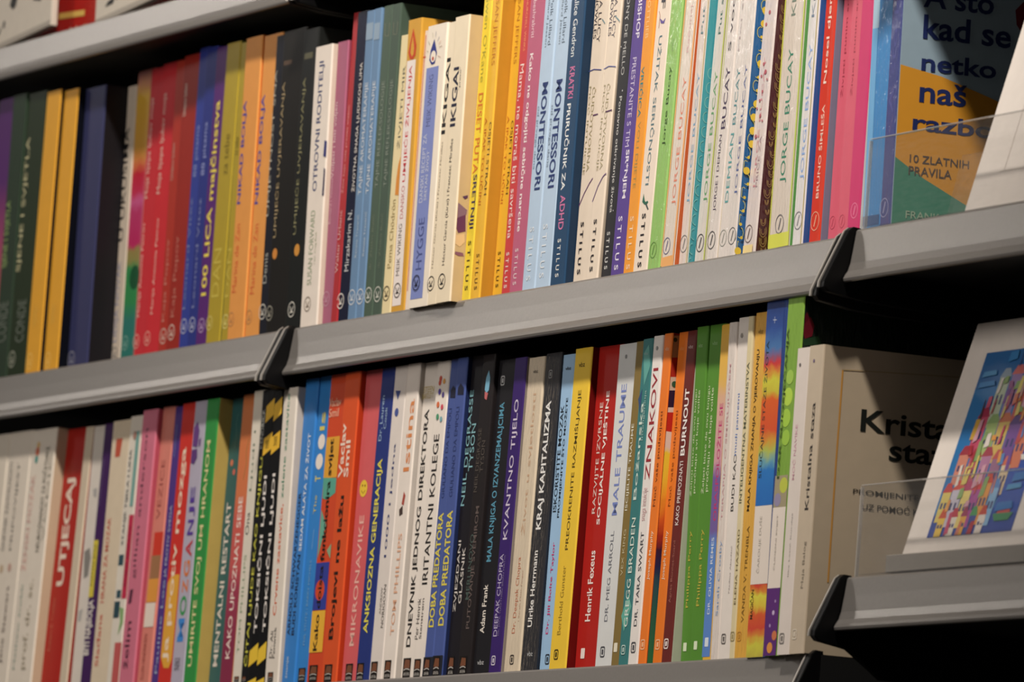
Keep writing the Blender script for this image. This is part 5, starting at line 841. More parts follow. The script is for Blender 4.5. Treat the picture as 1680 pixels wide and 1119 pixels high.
   ('p', 'brain_drawing', [(0.00242, 0.193), (0.01212, 0.19358), (0.01333, 0.18674), (0.00849, 0.18137), (0.00242, 0.18283)], '5f3a7c'),
   ('p', 'brain_drawing', [(0.01406, 0.20024), (0.01746, 0.20229), (0.01746, 0.19666), (0.01455, 0.19457)], '6a3f84'),
   ('t', 'author_name', 'NIKI', 0.00606, 0.01576, 0.01844, 0.0274, '6a6470', 'u', 0.0),
  ], []),
 (-0.57518,0.00197,-0.2757,0.02291,0.23166,0.00324,'2c9440','b59a4c',0,0.38,'green paperback with yellow-white hand-lettered title, wide ochre cover beside it',[
   ('t', 'title', 'UMIRITE SVOJ UM HRANOM', 0.00687, 0.01558, 0.01999, 0.19889, 'eadc9c', 'u', 0.012),
  ], []),
 (-0.55197,0.01277,-0.2757,0.02913,0.23205,0.00588,'2f6464','2f6464',0,0.38,'dark teal paperback lettered MENTALNI RESTART',[
   ('t', 'title', 'MENTALNI RESTART', 0.00666, 0.01466, 0.02046, 0.14965, 'e8dcd0', 'u', 0.015),
   ('d', 'flower_motif', 0.00888, 0.18108, 0.00265, 'd87a5a'),
   ('d', 'flower_motif', 0.01444, 0.1735, 0.00241, 'd8685a'),
   ('l', 'flower_motif', [(0.01333, 0.22005), (0.0111, 0.21122), (0.01333, 0.20099), (0.01221, 0.1921)], 0.00052, '6a9a94'),
  ], []),
 (-0.52255,0.00947,-0.2757,0.02853,0.23305,0.0026,'dd7f40','dd7f40',0,0.38,'orange paperback shading through salmon to maroon with white title',[
   ('g', 'colour_fade', 0.0001, 0.02168, 0.0003, 0.23235, [(0.0003, '8c2c4c'), (0.03145, '8c2c4c'), (0.08127, 'a83a54'), (0.09791, 'cc5454'), (0.13662, 'd85f50'), (0.15441, 'dd7848'), (0.23235, 'dd7f40')]),
   ('t', 'title', 'KAKO UPOZNATI SEBE', 0.00654, 0.01416, 0.02538, 0.15221, 'f2dcd0', 'u', 0.012),
   ('l', 'leaf_drawing', [(0.01634, 0.19751), (0.01307, 0.18768), (0.01525, 0.17865), (0.01198, 0.16547)], 0.0007, '8a7a3a'),
  ], []),
 (-0.49371,0.00626,-0.2757,0.02033,0.23345,-0.00544,'e6dcca','e6dcca',0,0.38,'narrow off-white paperback with widely spaced small green lettering',[
   ('t', 'title', 'Ljudi i', 0.00546, 0.01014, 0.1548, 0.20241, '6a7a64', 'u', 0.0),
   ('t', 'subtitle', 'Ona', 0.0039, 0.01014, 0.12072, 0.13826, '4a4a48', 'u', 0.0),
   ('t', 'author_name', 'TOM PHILLIPS', 0.00546, 0.00967, 0.02813, 0.10524, '9aaa88', 'u', 0.0),
   ('n', 'publisher_mark', 0.00468, 0.01326, 0.00621, 0.0105),
  ], []),
 (-0.47309,0.00392,-0.2757,0.01703,0.23231,-0.00546,'18181c','18181c',0,0.38,'black paperback with lime-yellow title, left of the hazard-striped pair',[
   ('t', 'title', 'ČITAJ LJUDE KAO KNJIGU', 0.00399, 0.0113, 0.01741, 0.17995, 'd6d23a', 'u', 0.01),
   ('t', 'author_name', 'KENDRICK', 0.00266, 0.00797, 0.1867, 0.21763, 'b8b8b0', 'u', 0.0),
   ('n', 'publisher_mark', 0.00266, 0.01063, 0.0055, 0.00977),
  ], []),
 (-0.45576,0.00208,-0.2757,0.01511,0.23021,-0.01663,'141416','141416',0,0.38,'black paperback with yellow hazard stripes, left one of the striped pair',[
   ('p', 'hazard_stripe', [(0.00154, 0.21851), (0.01541, 0.22423), (0.01541, 0.21105), (0.00077, 0.20534)], 'f2bd18'),
   ('p', 'hazard_stripe', [(0.00077, 0.19324), (0.01541, 0.19787), (0.01541, 0.1847), (0.0, 0.17953)], 'f2bd18'),
   ('p', 'hazard_stripe', [(0.00077, 0.02893), (0.01541, 0.03503), (0.01541, 0.02195), (0.0, 0.01639)], 'f2c818'),
   ('p', 'hazard_stripe', [(0.0, 0.00503), (0.01541, 0.00834), (0.01541, 0.0003), (0.0, 0.0003)], 'f2c818'),
   ('t', 'title', 'TOKSIČNI LJUDI', 0.00385, 0.01233, 0.04235, 0.16426, 'f0e8e0', 'u', 0.02),
   ('t', 'subtitle', 'TIM KANTER', 0.00462, 0.01079, 0.18514, 0.19173, '6a5a20', 'u', 0.0),
  ], []),
 (-0.44034,0.00209,-0.2757,0.01449,0.22916,-0.01878,'141416','141416',0,0.38,'black paperback with yellow hazard stripes, right one of the striped pair',[
   ('p', 'hazard_stripe', [(0.00148, 0.2186), (0.01479, 0.22434), (0.01479, 0.21119), (0.00074, 0.20547)], 'f2bd18'),
   ('p', 'hazard_stripe', [(0.00074, 0.1934), (0.01479, 0.19805), (0.01479, 0.18491), (0.0, 0.17973)], 'f2bd18'),
   ('p', 'hazard_stripe', [(0.00074, 0.02955), (0.01479, 0.03565), (0.01479, 0.02261), (0.0, 0.01705)], 'f2c818'),
   ('p', 'hazard_stripe', [(0.0, 0.00463), (0.01479, 0.00795), (0.01479, 0.0003), (0.0, 0.0003)], 'f2c818'),
   ('t', 'title', 'TOKSIČNI LJUDI', 0.00444, 0.01257, 0.04292, 0.16502, 'f0e8e0', 'u', 0.02),
   ('t', 'subtitle', 'TIM KANTER', 0.00444, 0.01035, 0.18643, 0.1941, '6a5a20', 'u', 0.0),
  ], []),
 (-0.42556,0.00207,-0.2757,0.02394,0.23016,-0.0158,'eadfd0','c4b8ac',0,0.38,'white paperback with green and coral title, right of the hazard-striped pair',[
   ('t', 'title', 'zelene zastavice', 0.00718, 0.01197, 0.14502, 0.22588, '3a8a68', 'u', 0.006),
   ('t', 'title', 'Crvene zastavice,', 0.00718, 0.01388, 0.05487, 0.14061, 'e0683c', 'u', 0.01),
   ('t', 'author_name', 'Dr. Ali', 0.00598, 0.01077, 0.02237, 0.043, '4a4440', 'u', 0.0),
   ('t', 'author_name', 'Fenwick', 0.01149, 0.0158, 0.02222, 0.04608, '4a4440', 'u', 0.0),
   ('n', 'publisher_mark', 0.00598, 0.01556, 0.00397, 0.01146),
  ], []),
 (-0.40132,0.00467,-0.2757,0.02264,0.23641,0.0011,'2f82d0','2f82d0',0,0.38,'sky-blue paperback with navy and white two-line title',[
   ('t', 'title', 'BUDI KORISTAN', 0.01132, 0.0163, 0.03912, 0.10091, '16264a', 'u', 0.02),
   ('t', 'title', 'SEDAM ALATA ZA ŽIVOT', 0.01132, 0.01698, 0.10361, 0.19422, 'e4ecf2', 'u', 0.012),
   ('t', 'author_name', 'ARNOLD SCHWARZENEGGER', 0.00408, 0.00906, 0.03935, 0.14886, '16264a', 'u', 0.01),
   ('t', 'subtitle', 'znanje', 0.00679, 0.01132, 0.00626, 0.02303, 'cfe0ee', 'u', 0.0),
  ], []),
 (-0.37838,0.00585,-0.2757,0.02417,0.23693,0.00154,'2c86d4','2c86d4',0,0.38,'sky-blue paperback lettered Tools with white discs for the letters O',[
   ('t', 'title', 'T', 0.00559, 0.0149, 0.15632, 0.16066, 'e8d848', 'u', 0.01),
   ('d', 'title_disc', 0.01024, 0.17152, 0.00608, 'f0e4d8'),
   ('d', 'title_disc', 0.01154, 0.18665, 0.00584, 'f0e4d8'),
   ('t', 'title', 'ls', 0.00652, 0.0149, 0.19539, 0.20953, 'dccc50', 'u', 0.015),
   ('t', 'subtitle', 'The', 0.00745, 0.01154, 0.13142, 0.14551, 'd8cc60', 'u', 0.0),
   ('t', 'author_name', 'PHIL STUTZ i BARRY MICHELS', 0.00838, 0.01154, 0.03108, 0.0959, '78b0dc', 'u', 0.0),
   ('l', 'ornament', [(0.01117, 0.11966), (0.01024, 0.10455)], 0.00043, '9cc8ec'),
   ('n', 'publisher_mark', 0.00465, 0.01676, 0.00314, 0.01381),
  ], []),
 (-0.3539,0.00306,-0.2757,0.02779,0.23635,0.00142,'d9481c','d9481c',0,0.38,'orange-red paperback with mustard, teal and indigo blocks behind a black title',[
   ('p', 'mustard_block', [(0.00127, 0.15728), (0.02418, 0.15728), (0.02418, 0.18862), (0.00127, 0.18862)], 'e8a41c'),
   ('p', 'teal_block', [(0.00127, 0.15789), (0.02418, 0.15667), (0.02418, 0.14536), (0.01018, 0.14068), (0.00255, 0.14214)], '55a890'),
   ('p', 'teal_block', [(0.00255, 0.1335), (0.01273, 0.12138), (0.00255, 0.09596)], '66ac94'),
   ('p', 'indigo_block', [(0.00127, 0.0568), (0.02418, 0.0568), (0.02418, 0.09283), (0.00127, 0.09283)], '33409c'),
   ('p', 'yellow_block', [(0.00127, 0.02459), (0.02418, 0.02459), (0.02418, 0.05626), (0.00127, 0.05626)], 'efb41c'),
   ('d', 'indigo_block', 0.01145, 0.0719, 0.00787, 'd9481c'),
   ('p', 'teal_block', [(0.01782, 0.10176), (0.02494, 0.10683), (0.02494, 0.09501)], '8aac84'),
   ('t', 'title', 'Kako doista funkcionira svijet', 0.00764, 0.0168, 0.02568, 0.18702, '1e1812', 'u', 0.02),
   ('t', 'author_name', 'Vaclav', 0.00127, 0.02163, 0.21196, 0.21846, 'f0c0a0', 'h', 0.0),
   ('t', 'author_name', 'Smil', 0.00255, 0.01909, 0.20388, 0.21037, 'f0c0a0', 'h', 0.0),
   ('n', 'publisher_mark', 0.00509, 0.01909, 0.00219, 0.01495),
  ], []),
 (-0.32582,0.002,-0.2757,0.02584,0.23614,-0.00095,'e2531a','b43408',0,0.38,'broad orange paperback with black title and large white author lettering',[
   ('t', 'title', 'Brojevi ne lažu', 0.00723, 0.01705, 0.03326, 0.14223, '201812', 'u', 0.025),
   ('t', 'author_name', 'Vaclav', 0.00155, 0.0093, 0.15601, 0.19745, 'f4dcc8', 'u', 0.02),
   ('t', 'author_name', 'Smil', 0.01085, 0.0186, 0.15605, 0.18399, 'f4dcc8', 'u', 0.02),
   ('n', 'publisher_mark', 0.00517, 0.01809, 0.00136, 0.0146),
  ], []),
 (-0.29968,0.00589,-0.2757,0.031,0.23633,0.00194,'dd5f62','dd5f62',0,0.38,'coral-pink paperback with a yellow smiley face',[
   ('t', 'title', 'MIKRONAVIKE', 0.00957, 0.01722, 0.02803, 0.12637, 'f2b8a8', 'u', 0.008),
   ('d', 'smiley_face', 0.01196, 0.14675, 0.00644, 'efc81c'),
   ('d', 'smiley_face', 0.01005, 0.14899, 0.00092, '7a4a10'),
   ('d', 'smiley_face', 0.01435, 0.14877, 0.00092, '7a4a10'),
   ('l', 'smiley_face', [(0.00861, 0.14532), (0.01196, 0.14301), (0.01531, 0.14497)], 0.00043, '7a4a10'),
   ('n', 'publisher_mark', 0.00718, 0.01913, 0.00104, 0.01475),
  ], []),
 (-0.26838,0.0023,-0.2757,0.02298,0.2358,0.00795,'28387e','28387e',0,0.38,'royal blue paperback with yellow block title',[
   ('t', 'title', 'ANKSIOZNA GENERACIJA', 0.0068, 0.01631, 0.03629, 0.16721, 'eadc3a', 'u', 0.02),
   ('t', 'author_name', 'Dr. Lauren', 0.00453, 0.00906, 0.1808, 0.21498, 'a8c4dc', 'u', 0.0),
   ('t', 'author_name', 'Cook', 0.01133, 0.0154, 0.18948, 0.20602, 'a8c4dc', 'u', 0.0),
   ('n', 'publisher_mark', 0.00227, 0.01359, 0.0003, 0.01418),
  ], []),
 (-0.2451,0.002,-0.2757,0.02115,0.23553,0.00681,'e4d9d0','e4d9d0',0,0.38,'white paperback with dark blue serif title and a small hourglass mark',[
   ('t', 'title', '1000 i jedna', 0.00858, 0.0133, 0.09199, 0.17756, '343f74', 'u', 0.006),
   ('p', 'hourglass_mark', [(0.00429, 0.2173), (0.01287, 0.21674), (0.00901, 0.21008)], '3a4a8c'),
   ('d', 'hourglass_mark', 0.00901, 0.20083, 0.0032, '4a5a9c'),
   ('t', 'author_name', 'ANDREW', 0.00858, 0.0118, 0.04978, 0.06984, '9a948c', 'u', 0.0),
   ('t', 'author_name', 'NORIGOAN', 0.0133, 0.01716, 0.0396, 0.07175, '7a746c', 'u', 0.0),
   ('n', 'publisher_mark', 0.00322, 0.01394, 0.0003, 0.01452),
  ], []),
 (-0.22366,0.002,-0.2757,0.02129,0.23584,0.00507,'eee2d6','b8b0a8',0,0.38,'white paperback with orange serif title Istina',[
   ('t', 'title', 'Istina', 0.00745, 0.01703, 0.15508, 0.20899, 'e08a4c', 'u', 0.01),
   ('p', 'figure_drawing', [(0.01171, 0.14033), (0.0149, 0.137), (0.0132, 0.12971), (0.00958, 0.13094)], 'b04a3c'),
   ('p', 'figure_drawing', [(0.00639, 0.12688), (0.01171, 0.12978), (0.01277, 0.1234), (0.00745, 0.12208)], '4a3a34'),
   ('t', 'author_name', 'TOM PHILLIPS', 0.00894, 0.0149, 0.03321, 0.10892, 'e4ae8c', 'u', 0.006),
   ('n', 'publisher_mark', 0.00426, 0.0149, 0.0003, 0.01492),
  ], []),
 (-0.20207,0.00674,-0.2757,0.02437,0.23575,0.00126,'efe4d8','efe4d8',0,0.38,'white paperback with heavy black title and little coloured figures',[
   ('t', 'title', 'DNEVNIK JEDNOG DIREKTORA', 0.0057, 0.01482, 0.02443, 0.20082, '1c1a1a', 'u', 0.02),
   ('t', 'author_name', 'STEEN', 0.00095, 0.01805, 0.21337, 0.21791, 'c8b050', 'h', 0.0),
   ('t', 'author_name', 'BARTLETT', 0.0, 0.01805, 0.20885, 0.21283, 'c8b050', 'h', 0.0),
   ('n', 'publisher_mark', 0.0038, 0.01615, 0.00137, 0.01633),
  ], []),
 (-0.1774,0.00389,-0.2757,0.02081,0.23468,0.00363,'efe4d8','efe4d8',0,0.38,'white paperback with thinner black title, left of the periwinkle pair',[
   ('t', 'title', 'IRITANTNI KOLEGE', 0.00434, 0.01303, 0.06945, 0.18044, '221f1f', 'u', 0.01),
   ('t', 'author_name', 'Per Henrik', 0.0, 0.00521, 0.02923, 0.05957, '4a4440', 'u', 0.0),
   ('t', 'author_name', 'Stenstrøm', 0.00695, 0.01077, 0.02959, 0.05934, '4a4440', 'u', 0.0),
   ('d', 'figure_row', 0.00782, 0.22179, 0.00226, 'd0503c'),
   ('d', 'figure_row', 0.00695, 0.21879, 0.00204, 'd0503c'),
   ('d', 'figure_row', 0.01389, 0.21946, 0.00203, 'e0a040'),
   ('d', 'figure_row', 0.00782, 0.21216, 0.00226, '5a4aa0'),
   ('d', 'figure_row', 0.01389, 0.20951, 0.00203, '5a4a8c'),
   ('d', 'figure_row', 0.00695, 0.2026, 0.00226, 'e0703c'),
   ('d', 'figure_row', 0.01389, 0.20047, 0.00203, 'd84a5c'),
   ('d', 'figure_row', 0.00782, 0.1935, 0.00226, '4a9a70'),
   ('d', 'figure_row', 0.01389, 0.19143, 0.00203, '7ab0b8'),
   ('n', 'publisher_mark', 0.00347, 0.01389, 0.00047, 0.01469),
  ], []),
 (-0.15629,0.002,-0.2757,0.01459,0.2351,0.01296,'4a5c9c','4a5c9c',0,0.38,'periwinkle-blue paperback with yellow block title, left one of the pair',[
   ('t', 'title', 'DOBA PREDATORA', 0.00296, 0.01109, 0.03721, 0.12131, 'e4d23c', 'u', 0.02),
   ('t', 'author_name', 'GIULIANO DA EMPOLI', 0.00444, 0.00887, 0.13201, 0.19848, '2c3a70', 'u', 0.0),
   ('p', 'dark_base', [(0.0, 0.0003), (0.01479, 0.0003), (0.01479, 0.01539), (0.0, 0.01539)], '23252f'),
   ('n', 'publisher_mark', 0.00148, 0.01109, 0.0003, 0.01464),
   ('p', 'silhouette', [(0.00444, 0.20652), (0.00444, 0.21217), (0.00813, 0.21532), (0.01331, 0.2116), (0.01331, 0.20596)], '23263c'),
  ], []),
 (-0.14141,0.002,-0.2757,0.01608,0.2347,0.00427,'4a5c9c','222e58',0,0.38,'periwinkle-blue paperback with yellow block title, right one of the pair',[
   ('t', 'title', 'DOBA PREDATORA', 0.00402, 0.01286, 0.03774, 0.12208, 'e4d23c', 'u', 0.02),
   ('t', 'author_name', 'GIULIANO DA EMPOLI', 0.00482, 0.00965, 0.13221, 0.19842, '2c3a70', 'u', 0.0),
   ('p', 'dark_base', [(0.0, 0.0003), (0.01608, 0.0003), (0.01608, 0.01603), (0.0, 0.01603)], '23252f'),
   ('n', 'publisher_mark', 0.00161, 0.01206, 0.0003, 0.01529),
   ('p', 'silhouette', [(0.00482, 0.20757), (0.00482, 0.21263), (0.00884, 0.21574), (0.01447, 0.212), (0.01447, 0.20694)], '23263c'),
  ], []),
 (-0.12503,0.00483,-0.2757,0.02361,0.23536,0.00745,'1f1c20','1f1c20',0,0.38,'black paperback with scattered pale blue and white capital letters',[
   ('t', 'title', 'ZVJEZDANI', 0.0037, 0.00888, 0.0476, 0.09998, 'd8d0c8', 'u', 0.008),
   ('t', 'title', 'GLASNIK', 0.0111, 0.01572, 0.05346, 0.09465, 'd8d0c8', 'u', 0.008),
   ('t', 'author_name', 'NEIL DEGRASSE', 0.00185, 0.0074, 0.12518, 0.21032, '8ac0c8', 'u', 0.0),
   ('t', 'author_name', 'TYSON', 0.00925, 0.01572, 0.15048, 0.18516, '8ac0c8', 'u', 0.0),
   ('n', 'publisher_mark', 0.0037, 0.01295, 0.0003, 0.01528),
  ], []),
 (-0.10111,0.00206,-0.2757,0.01931,0.23419,0.00559,'262122','262122',0,0.38,'black paperback with dim grey lettering and a pale blue splash near the top',[
   ('t', 'title', 'MERLINOVO', 0.00386, 0.00965, 0.05529, 0.103, '4a5a54', 'u', 0.006),
   ('t', 'title', 'PUTOVANJE SVEMIROM', 0.00869, 0.01545, 0.03408, 0.12329, '6a5c58', 'u', 0.006),
   ('t', 'author_name', 'NEIL DEGRASSE', 0.0029, 0.00772, 0.13364, 0.18043, '5a524c', 'u', 0.0),
   ('t', 'author_name', 'TYSON', 0.00965, 0.01506, 0.14773, 0.1711, '5a524c', 'u', 0.0),
   ('p', 'blue_splash', [(0.00811, 0.21709), (0.01159, 0.22244), (0.01448, 0.21666), (0.0139, 0.20778), (0.01062, 0.20576), (0.00734, 0.2082)], '78b4d0'),
   ('p', 'blue_splash', [(0.00772, 0.20706), (0.01313, 0.2056), (0.01159, 0.20068), (0.00811, 0.20201)], 'c86a6c'),
   ('n', 'publisher_mark', 0.00386, 0.01448, 0.0003, 0.01427),
  ], []),
 (-0.08151,0.00438,-0.2757,0.02917,0.22923,0.00978,'201f23','201f23',0,0.38,'black paperback with turquoise condensed title and white author line',[
   ('t', 'title', 'MALA KNJIGA O IZVANZEMALJCIMA', 0.00746, 0.01692, 0.08226, 0.19811, '5aa0bc', 'u', 0.01),
   ('t', 'author_name', 'Adam Frank', 0.00697, 0.01368, 0.03044, 0.06576, 'efe6da', 'u', 0.012),
   ('b', 'publisher_mark', 0.00871, 0.21414, 0.00356, 'd0d0d0'),
   ('t', 'publisher_mark', 'vbz', 0.00746, 0.01742, 0.00778, 0.01109, 'c8c8c8', 'h', 0.0),
  ], []),
 (-0.05203,0.002,-0.2757,0.01849,0.22868,0.0098,'3c246c','8a8078',0,0.38,'deep violet paperback with widely spaced white title',[
   ('t', 'title', 'KVANTNO TIJELO', 0.00555, 0.01387, 0.09682, 0.19832, 'd8cce0', 'u', 0.004),
   ('t', 'author_name', 'DEEPAK CHOPRA', 0.0037, 0.00925, 0.02716, 0.08651, 'c0b4d4', 'u', 0.0),
   ('t', 'author_name', 'DR. JACK TUSZYNSKI, BRIAN FERTIG', 0.01036, 0.01294, 0.02755, 0.08518, '8a7aa8', 'u', 0.0),
   ('b', 'publisher_mark', 0.0074, 0.00981, 0.0035, 'd0c8d8'),
  ], []),
 (-0.03324,0.00455,-0.2757,0.02444,0.22757,0.00592,'e2d0b4','e2d0b4',1,0.38,'cream shrink-wrapped paperback with pale wide-set lettering, left of the wrapped black book',[
   ('t', 'title', 'Život u svjetlosti', 0.00978, 0.01711, 0.09878, 0.2015, 'c8a484', 'u', 0.004),
   ('t', 'author_name', 'Dr. Deepak Chopra', 0.00855, 0.01467, 0.02884, 0.08353, 'c87858', 'u', 0.0),
   ('t', 'author_name', 'i Sarah Platt-Finger', 0.01662, 0.01907, 0.03736, 0.07451, 'c8a890', 'u', 0.0),
   ('b', 'publisher_mark', 0.01222, 0.01004, 0.00349, '3a3430'),
   ('t', 'publisher_mark', 'vbz', 0.00855, 0.01589, 0.21612, 0.21866, '5a5048', 'h', 0.0),
  ], []),
 (-0.0085,0.00488,-0.2757,0.02422,0.22903,0.00741,'303034','1c2230',1,0.38,'black shrink-wrapped paperback with bold white title',[
   ('t', 'title', 'KRAJ KAPITALIZMA', 0.00678, 0.01647, 0.1023, 0.19461, 'eceae6', 'u', 0.02),
   ('t', 'author_name', 'Ulrike Herrmann', 0.00678, 0.01332, 0.03268, 0.08718, 'f0ece6', 'u', 0.014),
   ('t', 'publisher_mark', 'vbz', 0.00969, 0.01816, 0.01182, 0.01518, 'c0c0c0', 'h', 0.0),
   ('b', 'publisher_mark', 0.00969, 0.21394, 0.00307, '9a9a98'),
  ], []),
 (0.01602,0.00741,-0.2757,0.01847,0.22656,0.00081,'9cc2e4','9cc2e4',0,0.38,'pale blue paperback with black title and magenta author name, beside the yellow book',[
   ('t', 'title', 'ISKORISTITE MOZAK', 0.00277, 0.00776, 0.114, 0.19032, '1c2530', 'u', 0.012),
   ('t', 'title', 'PROMIJENITE ŠTO MOŽETE', 0.00923, 0.01385, 0.10978, 0.19538, '1c2530', 'u', 0.012),
   ('t', 'author_name', 'Dr. Jill Bolte Taylor', 0.00646, 0.01108, 0.02713, 0.09254, 'd03a78', 'u', 0.01),
   ('b', 'publisher_mark', 0.012, 0.00918, 0.00367, '2a3038'),
   ('t', 'publisher_mark', 'vbz', 0.00554, 0.01385, 0.21538, 0.21789, '2a3038', 'h', 0.0),
  ], []),
 (0.03479,0.00506,-0.2757,0.02565,0.22957,0.00916,'f0c61c','6c0c0a',0,0.38,'bright yellow paperback lettered in thin black capitals, left of the thick red book',[
   ('t', 'title', 'PREOKRENITE RAZMIŠLJANJE', 0.00898, 0.01591, 0.08579, 0.19949, '584810', 'u', 0.004),
   ('t', 'author_name', 'Berthold Gunster', 0.00898, 0.01411, 0.02566, 0.07467, 'a88a18', 'u', 0.0),
   ('b', 'publisher_mark', 0.01026, 0.01179, 0.00366, '3a300c'),
   ('t', 'publisher_mark', 'vbz', 0.0077, 0.01667, 0.21606, 0.21966, '5a4810', 'h', 0.0),
  ], []),
 (0.06074,0.01199,-0.2757,0.037,0.22968,0.00158,'b81c14','b81c14',0,0.38,'thick dark red paperback with bold white two-line title',[
   ('t', 'title', 'RAZVIJTE IZVRSNE', 0.00836, 0.01433, 0.11095, 0.18986, 'e8cfc4', 'u', 0.004),
   ('t', 'title', 'SOCIJALNE VJEŠTINE', 0.01553, 0.0227, 0.10281, 0.19748, 'f6e8e0', 'u', 0.018),
   ('t', 'author_name', 'Henrik Fexeus', 0.01075, 0.01852, 0.03483, 0.0847, 'f6e4dc', 'u', 0.016),
   ('B', 'publisher_mark', 0.01135, 0.01247, 0.00364, 'f0e0d8'),
  ], []),
 (0.09804,0.00799,-0.2757,0.02986,0.22828,0.00187,'d9dad8','d9dad8',0,0.38,'pale grey paperback with thin periwinkle capitals lettered MALE TRAUME',[
   ('t', 'title', 'MALE TRAUME', 0.0085, 0.01605, 0.10755, 0.19986, '7a8ac8', 'u', 0.004),
   ('t', 'author_name', 'DR. MEG ARROLL', 0.00944, 0.01416, 0.03324, 0.09654, '7a7c84', 'u', 0.0),
   ('b', 'publisher_mark', 0.01062, 0.01207, 0.00383, '4a4a50'),
   ('d', 'publisher_dot', 0.0118, 0.21926, 0.00151, '8a8a8c'),
  ], []),
 (0.1282,0.00444,-0.2757,0.01329,0.22794,0.0052,'86703a','86703a',0,0.38,'narrow olive-brown paperback with white title between grey and teal books',[
   ('t', 'title', 'ISCIJELITE TRAUME', 0.00319, 0.00745, 0.10937, 0.17018, 'e0dcc8', 'u', 0.006),
   ('t', 'author_name', 'VEX KING', 0.00426, 0.00745, 0.06381, 0.09617, 'c8bc94', 'u', 0.0),
   ('B', 'publisher_mark', 0.00585, 0.01401, 0.00318, 'e8e0c8'),
  ], []),
 (0.14179,0.00285,-0.2757,0.01502,0.22841,0.0028,'3a7c7c','3a7c7c',0,0.38,'teal cloudy-patterned paperback with pale serif title',[
   ('p', 'cloud_pattern', [(0.00275, 0.21837), (0.00963, 0.2243), (0.01376, 0.20908), (0.00688, 0.19567)], '5fa69c'),
   ('p', 'cloud_pattern', [(0.0, 0.18651), (0.00482, 0.19367), (0.00413, 0.17559)], '34507a'),
   ('p', 'cloud_pattern', [(0.0, 0.03544), (0.00826, 0.05042), (0.01376, 0.0415), (0.00551, 0.02434)], '5fae9c'),
   ('t', 'title', 'Božanska', 0.00413, 0.00853, 0.11587, 0.18398, 'd0e0d4', 'u', 0.006),
   ('t', 'subtitle', 'inteligencija', 0.00895, 0.0117, 0.15711, 0.19225, 'a8c8c0', 'u', 0.0),
   ('t', 'author_name', 'GREGG BRADEN', 0.00482, 0.01032, 0.02754, 0.10346, 'd8e4d8', 'u', 0.006),
   ('b', 'publisher_mark', 0.00688, 0.01176, 0.00338, 'b8d0c8'),
   ('t', 'publisher_mark', 'vbz', 0.00413, 0.00963, 0.21702, 0.21915, 'a0c0bc', 'h', 0.0),
  ], []),
 (0.15711,0.002,-0.2757,0.01409,0.22944,0.00633,'ebe3dc','ebe3dc',0,0.38,'white paperback lettered ZNAKOVI in dark red',[
   ('t', 'title', 'ZNAKOVI', 0.0036, 0.01079, 0.12878, 0.20687, 'a02a34', 'u', 0.008),
   ('t', 'subtitle', 'snaga intuicije', 0.00288, 0.01079, 0.10053, 0.1235, 'd8b0b0', 'u', 0.0),
   ('t', 'author_name', 'DR. TARA SWART', 0.00503, 0.00935, 0.02751, 0.09287, '4a4a50', 'u', 0.0),
   ('b', 'publisher_mark', 0.00719, 0.01283, 0.00379, '4a4a50'),
   ('d', 'publisher_dot', 0.00647, 0.22077, 0.00149, '9a9a98'),
  ], []),
 (0.17149,0.002,-0.2757,0.01178,0.23016,0.0083,'f07a12','8a2414',0,0.38,'orange paperback with brown title and a rainbow-striped front cover showing',[
   ('t', 'title', 'Moć vaše podsvijesti', 0.00353, 0.00825, 0.10986, 0.17582, '7a3a14', 'u', 0.0),
   ('t', 'author_name', 'Joseph Murphy', 0.00412, 0.00825, 0.05896, 0.09287, 'f8dcc0', 'u', 0.008),
   ('b', 'publisher_mark', 0.00589, 0.01441, 0.00357, 'f8c090'),
   ('t', 'publisher_mark', 'vbz', 0.00353, 0.00884, 0.21813, 0.22075, 'f0c8a0', 'h', 0.0),
  ], [('p', 'picture_band', [(0.0012, 0.2131), (0.00771, 0.21391), (0.00785, 0.2292), (0.00124, 0.22837)], 'b0a488'), ('p', 'picture_band', [(0.0012, 0.19954), (0.00752, 0.20033), (0.00771, 0.21391), (0.0012, 0.2131)], 'b0281a'), ('p', 'picture_band', [(0.0012, 0.19021), (0.0074, 0.19099), (0.00752, 0.20033), (0.0012, 0.19954)], 'c8bca8'), ('p', 'picture_band', [(0.0012, 0.17836), (0.0073, 0.17913), (0.0074, 0.19099), (0.0012, 0.19021)], '2a1c3c'), ('p', 'picture_band', [(0.0012, 0.17498), (0.00726, 0.17574), (0.0073, 0.17913), (0.0012, 0.17836)], 'd8ccc0'), ('p', 'picture_band', [(0.0012, 0.16144), (0.00707, 0.16218), (0.00726, 0.17574), (0.0012, 0.17498)], 'c02418'), ('g', 'rainbow_picture', 0.0012, 0.03, 0.00086, 0.16184, [(0.00086, '1f7a4c'), (0.03446, '1f6a58'), (0.05549, '1f5a68'), (0.06812, '1c2a5c'), (0.07865, '3a1c3c'), (0.08919, 'a8301c'), (0.10184, 'd8641a'), (0.11661, 'f0a814'), (0.13139, 'ecd018'), (0.14619, 'e8d818'), (0.15042, 'dcd4c8'), (0.16184, 'dcd4c8')]), ('d', 'dark_dot', 0.00253, 0.22556, 0.00152, '2a4a30'), ('d', 'dark_dot', 0.00466, 0.1949, 0.00217, '2a5a40')]),
 (0.18358,0.00684,-0.2757,0.01571,0.23074,0.0082,'f07a12','f07a12',0,0.38,'orange paperback with brown title, right one next to the maroon book',[
   ('t', 'title', 'Moć vaše podsvijesti', 0.0044, 0.00906, 0.10977, 0.17617, '8a3e14', 'u', 0.0),
   ('t', 'author_name', 'Joseph Murphy', 0.0044, 0.00881, 0.05899, 0.09283, 'f8dcc0', 'u', 0.008),
   ('b', 'publisher_mark', 0.00629, 0.01453, 0.00356, 'f8c090'),
